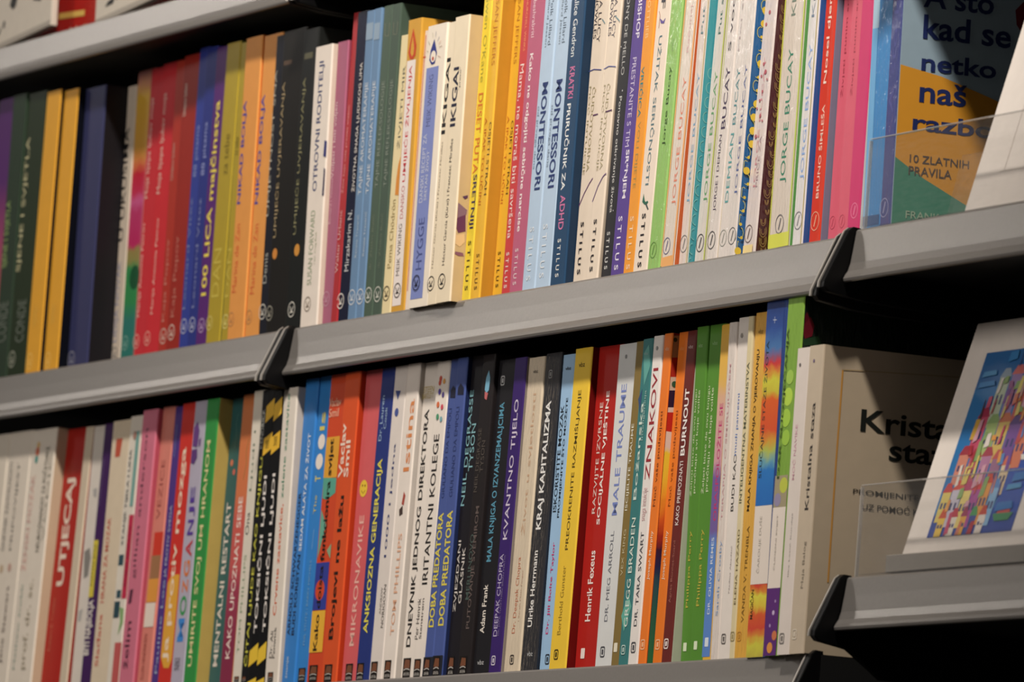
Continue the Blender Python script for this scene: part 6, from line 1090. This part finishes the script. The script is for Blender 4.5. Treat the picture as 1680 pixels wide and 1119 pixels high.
   ('t', 'publisher_mark', 'vbz', 0.00377, 0.00943, 0.21819, 0.22069, 'f8a860', 'h', 0.0),
  ], []),
 (0.19958,0.00496,-0.2757,0.01337,0.23033,0.00721,'6e2a26','c2c4b0',0,0.38,'maroon paperback lettered BURNOUT in bold white',[
   ('t', 'title', 'BURNOUT', 0.00401, 0.01003, 0.14385, 0.19017, 'f4ece6', 'u', 0.02),
   ('t', 'subtitle', 'KAKO PREPOZNATI', 0.00468, 0.00936, 0.09579, 0.1399, 'e8d8d0', 'u', 0.008),
   ('t', 'author_name', 'Agnès Bonnet-Suard', 0.00468, 0.00829, 0.04243, 0.08513, 'b06a5c', 'u', 0.0),
   ('b', 'publisher_mark', 0.00602, 0.01441, 0.00355, 'f0e4dc'),
   ('t', 'publisher_mark', 'vbz', 0.00334, 0.01003, 0.21793, 0.22042, 'e0c8c0', 'h', 0.0),
  ], []),
 (0.21325,0.0124,-0.2757,0.01601,0.23212,-0.02618,'56902c','56902c',0,0.38,'grass-green paperback with pale lettering, left one of the grass-green pair',[
   ('t', 'title', 'Željeti biste da ovu knjigu', 0.00193, 0.00514, 0.11543, 0.18914, 'd4e0b4', 'u', 0.0),
   ('t', 'title', 'pročitaju svi koje volite', 0.00642, 0.01002, 0.11743, 0.18827, 'dce8bc', 'u', 0.0),
   ('t', 'author_name', 'Philippa Perry', 0.0045, 0.00874, 0.03923, 0.09176, 'c2b63a', 'u', 0.008),
   ('B', 'publisher_mark', 0.00642, 0.01247, 0.00291, 'e0ecc8'),
   ('t', 'publisher_mark', 'vbz', 0.00385, 0.00963, 0.21784, 0.22043, 'a8d090', 'h', 0.0),
  ], []),
 (0.22956,0.01047,-0.2757,0.02236,0.2323,-0.01301,'56902c','56902c',0,0.38,'grass-green paperback with pale lettering, right one of the grass-green pair',[
   ('t', 'title', 'Željeti biste da ovu knjigu', 0.00214, 0.00643, 0.11617, 0.19029, 'd4e0b4', 'u', 0.0),
   ('t', 'title', 'pročitaju svi koje volite', 0.0075, 0.01215, 0.11756, 0.18881, 'dce8bc', 'u', 0.0),
   ('t', 'author_name', 'Philippa Perry', 0.00536, 0.01072, 0.03955, 0.09196, 'c2b63a', 'u', 0.008),
   ('B', 'publisher_mark', 0.00804, 0.01284, 0.0029, 'e0ecc8'),
   ('t', 'publisher_mark', 'vbz', 0.00536, 0.0125, 0.21828, 0.22086, 'a8d090', 'h', 0.0),
  ], []),
 (0.25222,0.00779,-0.2757,0.01362,0.23067,-0.01466,'efb82c','efb82c',0,0.38,'slim paperback running from yellow through violet to blue, with pink and white title',[
   ('g', 'colour_band', 0.0001, 0.01088, 0.0042, 0.23027, [(0.0042, '5f8cd4'), (0.08072, '5f8cd4'), (0.09072, '7a63a4'), (0.12536, '7a63a4'), (0.1365, 'd8a0a8'), (0.17553, 'e0b0a0'), (0.19229, 'e8b850'), (0.23027, 'efb82c')]),
   ('t', 'title', 'ORASPOLOŽITE SE', 0.00275, 0.00824, 0.09628, 0.17665, 'c43a74', 'u', 0.012),
   ('t', 'author_name', 'DR. OLIVIA REMES', 0.00384, 0.00714, 0.033, 0.08516, 'dce4f0', 'u', 0.006),
   ('B', 'publisher_mark', 0.00549, 0.01416, 0.0031, 'e0e8f0'),
  ], []),
 (0.26615,0.00615,-0.2757,0.01177,0.23059,-0.0188,'ece0d6','ece0d6',1,0.38,'white glossy paperback with pinkish title, right of the yellow-violet spine',[
   ('t', 'title', 'TERAPIJA O SMIRUJUĆEM', 0.00353, 0.00729, 0.09595, 0.20222, 'd0a0a4', 'u', 0.004),
   ('t', 'author_name', 'Sarah Crosby', 0.00471, 0.00882, 0.03118, 0.08204, '8aa8d0', 'u', 0.0),
  ], []),
 (0.27821,0.00551,-0.2757,0.01875,0.23308,-0.01341,'ece2d8','ece2d8',0,0.38,'white paperback with blue script and small black capitals',[
   ('t', 'title', 'BUDI KAO', 0.00527, 0.00903, 0.10136, 0.14027, '3a3836', 'u', 0.004),
   ('t', 'subtitle', 'mudi pametni', 0.00527, 0.00903, 0.13916, 0.18132, '5a80c8', 'u', 0.0),
   ('t', 'author_name', 'Nadina Abadžić', 0.00903, 0.01083, 0.04602, 0.07802, 'b0a8a4', 'u', 0.0),
   ('b', 'publisher_mark', 0.00677, 0.01528, 0.00349, '6a6460'),
   ('d', 'publisher_dot', 0.00602, 0.22086, 0.00166, 'a09890'),
  ], []),
 (0.29726,0.00325,-0.2757,0.00748,0.23229,-0.01791,'e2d2a4','e2d2a4',0,0.38,'narrow straw-coloured paperback with dark green capitals',[
   ('t', 'title', 'INTELIGENTNA MATERINSTVA', 0.00224, 0.00561, 0.1058, 0.20097, '5a604c', 'u', 0.004),
   ('t', 'author_name', 'ELENA HAZARD', 0.00299, 0.00561, 0.03757, 0.08816, '7a6c48', 'u', 0.0),
   ('b', 'publisher_mark', 0.00374, 0.01618, 0.00327, 'a89868'),
  ], []),
 (0.30505,0.00261,-0.2757,0.02697,0.23412,-0.00977,'edb23a','edb23a',1,0.38,'amber-yellow paperback with a glossy edge and black slab title',[
   ('t', 'title', 'MALA KNJIGA ZNANJA O VJEROVANJU', 0.00521, 0.00956, 0.09976, 0.20915, '3a2a10', 'u', 0.014),
   ('t', 'author_name', 'VANDA V. TRENBLA', 0.0073, 0.01077, 0.02502, 0.08978, '7a5a18', 'u', 0.0),
   ('b', 'publisher_mark', 0.00608, 0.0158, 0.00327, 'c88a28'),
   ('t', 'publisher_mark', 'vbz', 0.00521, 0.01216, 0.21957, 0.22289, '9a7420', 'h', 0.0),
  ], []),
 (0.33231,-0.003,-0.2757,0.02788,0.24112,-0.01405,'2e4a90','a8480c',1,0.38,'tall rainbow paperback, night blue above, flames below, with a white panel',[
   ('g', 'painted_sky', 0.0001, 0.02283, 0.10149, 0.23982, [(0.10149, '2a72c4'), (0.12504, '2c7ecc'), (0.13051, '6aa8b8'), (0.13817, 'b8c450'), (0.14364, 'dca030'), (0.1524, 'e4582a'), (0.17213, 'e86420'), (0.17871, 'd4c42c'), (0.18529, 'd8d42c'), (0.19188, 'e08a30'), (0.19627, 'd83a3c'), (0.20066, '9a5a78'), (0.20725, '4a7ab4'), (0.22044, '34549c'), (0.23982, '26386e')]),
   ('p', 'white_panel', [(0.0, 0.04901), (0.02293, 0.04901), (0.02293, 0.10138), (0.0, 0.10138)], 'ecdfd2'),
   ('g', 'painted_flames', 0.0001, 0.02283, 0.0003, 0.0489, [(0.0003, 'c8b83c'), (0.00819, 'd8d034'), (0.01471, 'e08a30'), (0.02015, 'dc4a34'), (0.02886, 'e2622c'), (0.0343, 'e4c430'), (0.04084, 'e4dc34'), (0.04519, 'e08a2c'), (0.0489, 'dc4a34')]),
   ('t', 'title', 'SLUČAJNE STAZE ŽIVOTA', 0.00115, 0.00688, 0.11997, 0.21218, '2a3a3a', 'u', 0.004),
   ('t', 'author_name', 'ČAROLIJE DUŠE', 0.00688, 0.01146, 0.05618, 0.09439, 'b0a89c', 'u', 0.0),
   ('l', 'star_drawing', [(0.01146, 0.22813), (0.01146, 0.22373)], 0.00043, 'c8d0e8'),
   ('l', 'star_drawing', [(0.00917, 0.2261), (0.01421, 0.22573)], 0.00043, 'c8d0e8'),
   ('t', 'subtitle', 'MAGIČAN', 0.00115, 0.00573, 0.02587, 0.0455, '4a3a20', 'u', 0.004),
  ], []),
 (0.3605,-0.006,-0.2757,0.02197,0.24007,-0.00408,'86b43c','16201a',1,0.38,'tall lime-green paperback with dark lettering and a purple starry base',[
   ('d', 'lime_spot', 0.00937, 0.17249, 0.00611, 'b8dc40'),
   ('d', 'lime_spot', 0.00852, 0.15835, 0.0061, 'a8d43c'),
   ('d', 'lime_spot', 0.01022, 0.18554, 0.00489, 'a4cc4c'),
   ('d', 'lime_spot', 0.01022, 0.14516, 0.00528, 'a0cc3c'),
   ('p', 'mixed_band', [(0.0, 0.09881), (0.01703, 0.09881), (0.01703, 0.12004), (0.0, 0.12004)], 'a89c7c'),
   ('d', 'mixed_band', 0.01192, 0.11333, 0.00527, 'c4cc40'),
   ('d', 'mixed_band', 0.00511, 0.10388, 0.00447, '9a90b0'),
   ('p', 'white_panel', [(0.0, 0.04504), (0.01703, 0.04504), (0.01703, 0.09881), (0.0, 0.09881)], 'ecdfd2'),
   ('p', 'purple_base', [(0.0, 0.0003), (0.01703, 0.0003), (0.01703, 0.04504), (0.0, 0.04504)], '63317c'),
   ('d', 'star_drawing', 0.01022, 0.02871, 0.00162, 'd0b8dc'),
   ('d', 'star_drawing', 0.00681, 0.02016, 0.00121, 'b090c4'),
   ('d', 'star_drawing', 0.01192, 0.03624, 0.00101, 'b090c4'),
   ('d', 'orange_spot', 0.00852, 0.00548, 0.00363, 'e8983c'),
   ('d', 'orange_spot', 0.01363, 0.01344, 0.00323, 'd87a4c'),
   ('t', 'title', 'DAR SUOSJEĆANJA', 0.0017, 0.00647, 0.11825, 0.21879, '3a5420', 'u', 0.006),
   ('t', 'author_name', 'ČUDESNI SVIJET', 0.00596, 0.00852, 0.05703, 0.09398, 'b0a89c', 'u', 0.0),
  ], [('p', 'crimson_flower', [(0.0012, 0.22057), (0.00576, 0.22577), (0.00904, 0.22006), (0.00776, 0.21297), (0.00235, 0.21066), (0.0012, 0.21348)], '6a1424'), ('p', 'green_leaf', [(0.0012, 0.21032), (0.01285, 0.21361), (0.01563, 0.20824), (0.00179, 0.20611)], '1e3a24'), ('p', 'crimson_flower', [(0.0012, 0.22575), (0.00272, 0.22864), (0.0049, 0.22484), (0.00147, 0.22115)], '58101e')]),
 (0.38277,-0.009,-0.2757,0.01753,0.20337,-0.00367,'e6dad0','e6dad0',0,0.38,'short white paperback with pink lettering beside the thick beige book',[
   ('t', 'title', 'MOĆ NAVIKE', 0.00402, 0.00805, 0.11554, 0.15244, 'd8a8b4', 'u', 0.004),
   ('t', 'author_name', 'Ilka Lasić Kurdija', 0.00805, 0.00998, 0.0514, 0.09357, '9a9490', 'u', 0.0),
   ('b', 'publisher_mark', 0.00644, 0.01071, 0.00362, '7a7470'),
   ('d', 'publisher_dot', 0.00563, 0.19217, 0.00122, '6a6464'),
  ], []),
 (0.4006,-0.01,-0.2757,0.01917,0.20361,-0.00381,'cdbca4','cbb89c',0,0.38,'thick beige paperback ending the lower shelf, front cover turned to the aisle',[
   ('t', 'title', 'Kristalna staza', 0.00863, 0.01342, 0.09439, 0.1655, '3a3634', 'u', 0.012),
   ('t', 'author_name', 'Maja Balog', 0.01054, 0.01438, 0.04283, 0.0737, '8a8070', 'u', 0.0),
   ('b', 'publisher_mark', 0.00671, 0.01283, 0.00341, 'e0d4c0'),
   ('d', 'publisher_dot', 0.00767, 0.19335, 0.00121, '7a6a84'),
  ], []),
]
FLARE_MIDDLE = (0.15708,
 0.138,
 'a9c3d4',
 [('p', 'amber_field', [(0.0002, 0.12198), (0.02998, 0.11699), (0.06503, 0.10666), (0.10187, 0.09439), (0.10677, 0.02781), (0.05577, 0.03086), (0.02033, 0.04793), (0.0002, 0.05995)], 'f0a418'),
  ('p', 'green_field', [(0.0002, 0.05995), (0.02033, 0.04793), (0.05574, 0.03127), (0.06612, 0.01188), (0.0002, 0.00381)], '3f9478'),
  ('p', 'maroon_disc', [(0.07998, 0.16744), (0.08551, 0.17377), (0.09603, 0.17371), (0.09777, 0.15003), (0.08726, 0.1501), (0.08144, 0.15779)], '8a2430'),
  ('t', 'title', 'A što', 0.01395, 0.06447, 0.16207, 0.17747, '27356e', 'h', 0.02),
  ('t', 'title', 'kad se', 0.0148, 0.07798, 0.14093, 0.15743, '27356e', 'h', 0.02),
  ('t', 'title', 'netko', 0.01495, 0.06869, 0.1193, 0.13159, '27356e', 'h', 0.02),
  ('t', 'title', 'naš', 0.01477, 0.0484, 0.09808, 0.11273, '27356e', 'h', 0.02),
  ('t', 'title', 'razbolji', 0.01113, 0.08654, 0.07562, 0.09025, '27356e', 'h', 0.02),
  ('t', 'subtitle', '10 ZLATNIH', 0.01043, 0.05291, 0.05745, 0.06274, '5a4a40', 'h', 0.006),
  ('t', 'subtitle', 'PRAVILA', 0.01018, 0.04093, 0.04908, 0.05492, '5a4a40', 'h', 0.006),
  ('t', 'author_name', 'FRANK', 0.00988, 0.03424, 0.01988, 0.02487, 'a8c4a8', 'h', 0.004)])
FLARE_LOWER = (0.15708,
 0.138,
 'cbb89c',
 [('l', 'frame_rule', [(0.01319, 0.18815), (0.01318, 0.16866), (0.0129, 0.12633), (0.01303, 0.04775)], 0.0012, 'd89a3c'),
  ('l', 'frame_rule', [(0.01285, 0.18812), (0.07229, 0.19088), (0.12584, 0.19297)], 0.0008, 'b8a078'),
  ('t', 'title', 'Kristalna', 0.02825, 0.12393, 0.14877, 0.16371, '20231f', 'h', 0.02),
  ('t', 'title', 'staza', 0.04959, 0.10202, 0.13148, 0.14393, '20231f', 'h', 0.02),
  ('t', 'subtitle', 'PROMIJENITE SVOJ ŽIVOT', 0.02617, 0.11813, 0.10664, 0.11161, '3a362e', 'h', 0.006),
  ('t', 'subtitle', 'UZ POMOĆ KRISTALA', 0.03321, 0.0974, 0.09778, 0.10308, '3a362e', 'h', 0.006)])

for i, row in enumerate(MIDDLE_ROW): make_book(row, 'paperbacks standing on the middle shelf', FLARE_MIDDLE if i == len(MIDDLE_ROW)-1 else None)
for i, row in enumerate(LOWER_ROW): make_book(row, 'paperbacks standing on the lower shelf', FLARE_LOWER if i == len(LOWER_ROW)-1 else None)
# ------------------------------------------------------------------ clear holders with cards on the right bay
def acrylic_holder(x0, x1, z, hgt, label):
    r = empty('acrylic_holder', (x0, 0, z), label, 'card holder', 'clear acrylic holders on the right bay')
    L = x1-x0
    bm = bmesh.new(); box(bm, 0, L, .001, .0035, 0.0002, hgt); bevel(bm, .0004, 1); fp = from_bm('front_panel', bm, M_ACR, r)
    bm = bmesh.new(); box(bm, -.0009, -.0002, .001, .0035, .0002, hgt*.99); from_bm('edge_glint_strip', bm, M_EDGE, fp)  # pale strips added as the glint on the panel's edges
    bm = bmesh.new(); box(bm, 0, L, .001, .0035, hgt+.0001, hgt+.0006); from_bm('edge_glint_strip', bm, M_EDGE, fp)
    bm = bmesh.new(); box(bm, 0, L, .0037, .075, 0.0002, .003); from_bm('base_panel', bm, M_ACR, r)
    bm = bmesh.new(); prism(bm, [(.060, .0032), (.063, .0032), (.075, .06), (.072, .06)], 0, L, 'x'); from_bm('back_panel', bm, M_ACR, r)
    return r
acrylic_holder(.4405, .80, .003, .0605, 'clear acrylic holder on the middle shelf, in front of the amber and blue book cover')
acrylic_holder(.4615, .80, -.2270, .0605, 'clear acrylic holder on the low right shelf, in front of the painted town print')

def leaning_card(name, x, y, z, w, h, th, deg, hexc, label, cat):
    bm = bmesh.new(); box(bm, 0, w, 0, th, 0, h); bevel(bm, .0004, 1)
    o = from_bm(name, bm, paper(hexc, .5)); o.location = (x, y, z); o.rotation_euler = (-math.radians(deg), 0, 0)
    return tag(o, label, cat)
card = leaning_card('greeting_card', .5475, .0125, .0076, .15, .19, .004, 15, 'f0e6dc', 'plain white card leaning back in the holder on the middle shelf', 'card')
print_mesh('embossed_line', *stroke([(.035, .025), (.035, .165)], .0006), face_spine, .0002, ink('d8cdc2'), card)
print_mesh('embossed_line', *stroke([(.03, .025), (.12, .025)], .0006), face_spine, .0002, ink('d8cdc2'), card)
print_mesh('grey_brush_mark', [(.055, .118), (.062, .112), (.075, .128), (.08, .15), (.07, .15), (.06, .132)], [(0, 1, 2, 3, 4, 5)], face_spine, .0002, ink('8a8a8c'), card)

pr = leaning_card('art_print', .4935, .016, -.2115, .156, .163, .004, 16, 'f0e6dc', 'white-bordered print of a colourful painted town, leaning in the low right holder', 'print')
# the support that carries the print inside the holder
bm = bmesh.new(); prism(bm, [(.008, .0032), (.050, .0032), (.050, .012), (.028, .0138), (.0225, .0148), (.008, .0148)], 0, .17, 'x'); bevel(bm, .0006, 1)
o = from_bm('ledge_block', bm, M_LEDGE); o.location = (.487, 0, -.2270); tag(o, 'grey ledge block under the painted town print', 'stand')
u0, u1, v0, v1 = .025, .128, .0105, .140
ART = []
def q(a, b, c, d, h): ART.append(((a, b, c, d), h))
q((0, 0), (1, 0), (1, 1), (0, 1), '2a78b8')
q((0, 0), (1, 0), (1, .14), (0, .12), '2648a0'); q((.7, .1), (1, .1), (1, .45), (.75, .42), '2f56b4'); q((0, .8), (1, .82), (1, 1), (0, 1), '2c6aa8')
def house(cx, b, w, h, wall, roof):
    q((cx-w/2, b), (cx+w/2, b), (cx+w/2, b+h), (cx-w/2, b+h), wall)
    q((cx-w*.6, b+h), (cx+w*.6, b+h), (cx+w*.25, b+h+.05), (cx-w*.25, b+h+.05), roof)
    for s in (-.22, .2): q((cx+s*w-.012, b+h*.45), (cx+s*w+.012, b+h*.45), (cx+s*w+.012, b+h*.65), (cx+s*w-.012, b+h*.65), '3a3f70')
HS = [(.33, .58, .12, .27, 'b8c4a8', '8fa0b0'), (.47, .56, .12, .3, '9a7ab0', 'd8706a'), (.62, .55, .13, .25, 'c8584a', 'b03040'), (.76, .5, .13, .28, 'a8609a', 'c83a3a'), (.88, .5, .12, .2, 'd88a6a', '9a3a5a'),
      (.22, .42, .12, .22, 'c8486a', 'a83050'), (.36, .4, .13, .2, 'a8c070', '88a860'), (.5, .38, .13, .22, 'd8b858', 'c86a40'), (.64, .36, .13, .22, '7a509a', '5a3a80'), (.78, .34, .12, .2, 'd87a58', 'c85050'),
      (.14, .28, .12, .16, 'd88870', 'a83a48'), (.28, .24, .12, .18, 'c0506a', 'b02a3a'), (.42, .22, .12, .2, 'b87aa0', 'a8384a'), (.56, .2, .12, .2, '9a6a8a', 'c05050'), (.69, .2, .1, .16, 'e0c8a0', 'd87050'),
      (.08, .08, .1, .16, 'e0c860', 'c83a3a'), (.2, .05, .12, .2, 'c8c0d0', 'd84a3a'), (.32, .04, .1, .2, 'e8d070', 'b83a6a'), (.43, .04, .1, .2, 'b04a9a', 'd83a40'), (.54, .05, .1, .22, 'e89a40', 'd0442a'), (.65, .04, .09, .2, '88b8e0', '5a8ac8'),
      (.12, .0, .08, .1, 'e8c040', 'd05030'), (.26, .0, .08, .1, 'e0d8c8', 'c03a4a'), (.38, .0, .07, .1, 'e8a838', 'a03a60'), (.49, .0, .08, .1, '3a4a9a', '4a9a5a'), (.6, .0, .08, .1, 'e8dcd0', 'c84a3a')]
for hh in HS: house(*hh)
q((.76, .06), (.92, .06), (.96, .1), (.72, .1), '3a8a5a'); q((.76, .1), (.92, .1), (.9, .13), (.79, .13), 'c84a4a'); q((.85, .38), (.95, .38), (.97, .41), (.83, .41), 'e0dcd4')
q((.46, .9), (.47, .9), (.465, 1.0), (.462, 1.0), '4a5a90'); q((.17, .62), (.2, .62), (.185, .74), (.18, .74), '5a3a40'); q((.14, .52), (.2, .52), (.2, .63), (.15, .63), 'd8a838')

rng = random.Random(5)
DABS = ['c8486a', 'b02a3a', 'e0c860', '7a509a', 'd87a58', 'e8dcd0', '5a8ac8', '88a860', 'c05050', 'e89a40', '9a5a8a', 'd8a0b0', '4a3a7a']
for k in range(70):
    yy = rng.random()*.85; xx = .08+.2*yy+rng.random()*(.9-.3*yy)
    if xx > .72 and yy < .45: continue
    a_, b_ = .008+.022*rng.random(), .015+.05*rng.random(); s_ = (rng.random()-.5)*.03
    q((xx-a_, yy-b_), (xx+a_, yy-b_*.8), (xx+a_*.7+s_, yy+b_), (xx-a_*.8+s_, yy+b_*.9), rng.choice(DABS))
for k in range(24):
    yy = rng.random(); xx = rng.random(); a_ = .05+.08*rng.random(); b_ = .01+.02*rng.random()
    if (xx > .75 and yy < .45) or yy > .8: q((xx-a_, yy-b_), (xx+a_, yy-b_*.6), (xx+a_*.8, yy+b_), (xx-a_*.9, yy+b_*.8), rng.choice(['2a62b0', '3a86c4', '24509a', '3478c0', '4a94c8']))
P_, F_, MI_ = [], [], []; hexes = sorted({h for _, h in ART})
for k, (cs, h) in enumerate(ART):
    n0 = len(P_)
    for p in cs: P_.append(face_spine(u0+(u1-u0)*min(1, max(0, p[0])), v0+(v1-v0)*min(1, max(0, p[1])), .0002+.000004*k))
    F_.append((n0, n0+1, n0+2, n0+3)); MI_.append(hexes.index(h))
me = bpy.data.meshes.new('painting'); me.from_pydata(P_, [], F_); me.update()
for h in hexes: me.materials.append(ink(h))
for p, k in zip(me.polygons, MI_): p.material_index = k
art = bpy.data.objects.new('painting', me); col.objects.link(art); art.parent = pr

bm = bmesh.new()
prof = [(.0, .0), (.019, .0), (.0205, .003), (.0195, .008), (.016, .0115), (.009, .0135), (.0, .014)]
N_ = 28; rings = []
for rr, zz in prof[1:-1]: rings.append([bm.verts.new((rr*math.cos(2*math.pi*i/N_), rr*.8*math.sin(2*math.pi*i/N_), zz)) for i in range(N_)])
for a_, b_ in zip(rings, rings[1:]):
    for i in range(N_): bm.faces.new((a_[i], a_[(i+1) % N_], b_[(i+1) % N_], b_[i]))
bm.faces.new(rings[0][::-1]); bm.faces.new(rings[-1])
o = from_bm('pebble_trinket', bm, paper('26468c', .3), smooth=True); o.location = (.455, .055, -.2237); tag(o, 'small rounded blue trinket at the foot of the painted town print', 'trinket')

# ------------------------------------------------------------------ boxes on the top shelf
def red_pack(x, w, label):
    r = empty('red_pack', (x, .034, .2897), label, 'box', 'red packs on the top shelf')
    bm = bmesh.new(); box(bm, 0, w, 0, .05, 0, .13); bevel(bm, .0012, 2); from_bm('carton', bm, paper('c81a10', .25, 1), r)
    return r
rp = red_pack(-1.10, .197, 'glossy red pack with a pale yellow bar, between two white boxes')
print_mesh('yellow_bar', [(.086, .0262), (.141, .0232), (.141, .0282), (.086, .0314)], [(0, 1, 2, 3)], face_spine, .0003, ink('e6c45c'), rp)
lettering('red_pack_title', 'Naš', .112, .147, .0055, .016, 'e0c8a8', 'h', .0, face_spine, .0003, rp)
rp2 = red_pack(-.898, .20, 'glossy red pack behind the right-hand white box on the top shelf')
def white_box(x, z, w, label, marks):
    bm = bmesh.new(); box(bm, 0, w, 0, .006, 0, .11); bevel(bm, .0012, 2)
    r = from_bm('white_box', bm, paper('d8cdbc', .45)); r.location = (x, .0095, z); r.rotation_euler = (0, -math.radians(4.6), 0)
    tag(r, label, 'box', 'white boxes on the top shelf')
    print_mesh('grey_band', [(.002, .0008), (w-.0035, .0008), (w-.001, .0045), (w-.001, .0052), (.002, .0052)], [(0, 1, 2, 3, 4)], face_spine, .0001, ink('b0a698'), r)
    for pts in marks: print_mesh('black_mark', pts, [tuple(range(len(pts)))], face_spine, .0002, ink('1c1a18'), r)
    return r
white_box(-1.130, .2899, .158, 'white box tilted on its corner at the left edge of the top shelf', [[(.040, .010), (.045, .016), (.052, .020), (.048, .014)], [(.054, .0175), (.058, .0175), (.059, .023), (.055, .0235)], [(.067, .035), (.074, .030), (.080, .032), (.086, .045), (.080, .05), (.072, .047)], [(.117, .030), (.134, .026), (.138, .044), (.124, .046)]])
white_box(-.879, .2908, .158, 'white box tilted on its corner, right one of the two on the top shelf', [[(.020, .0125), (.026, .0165), (.040, .018), (.036, .0125)], [(.042, .014), (.050, .017), (.054, .02), (.046, .018)]])
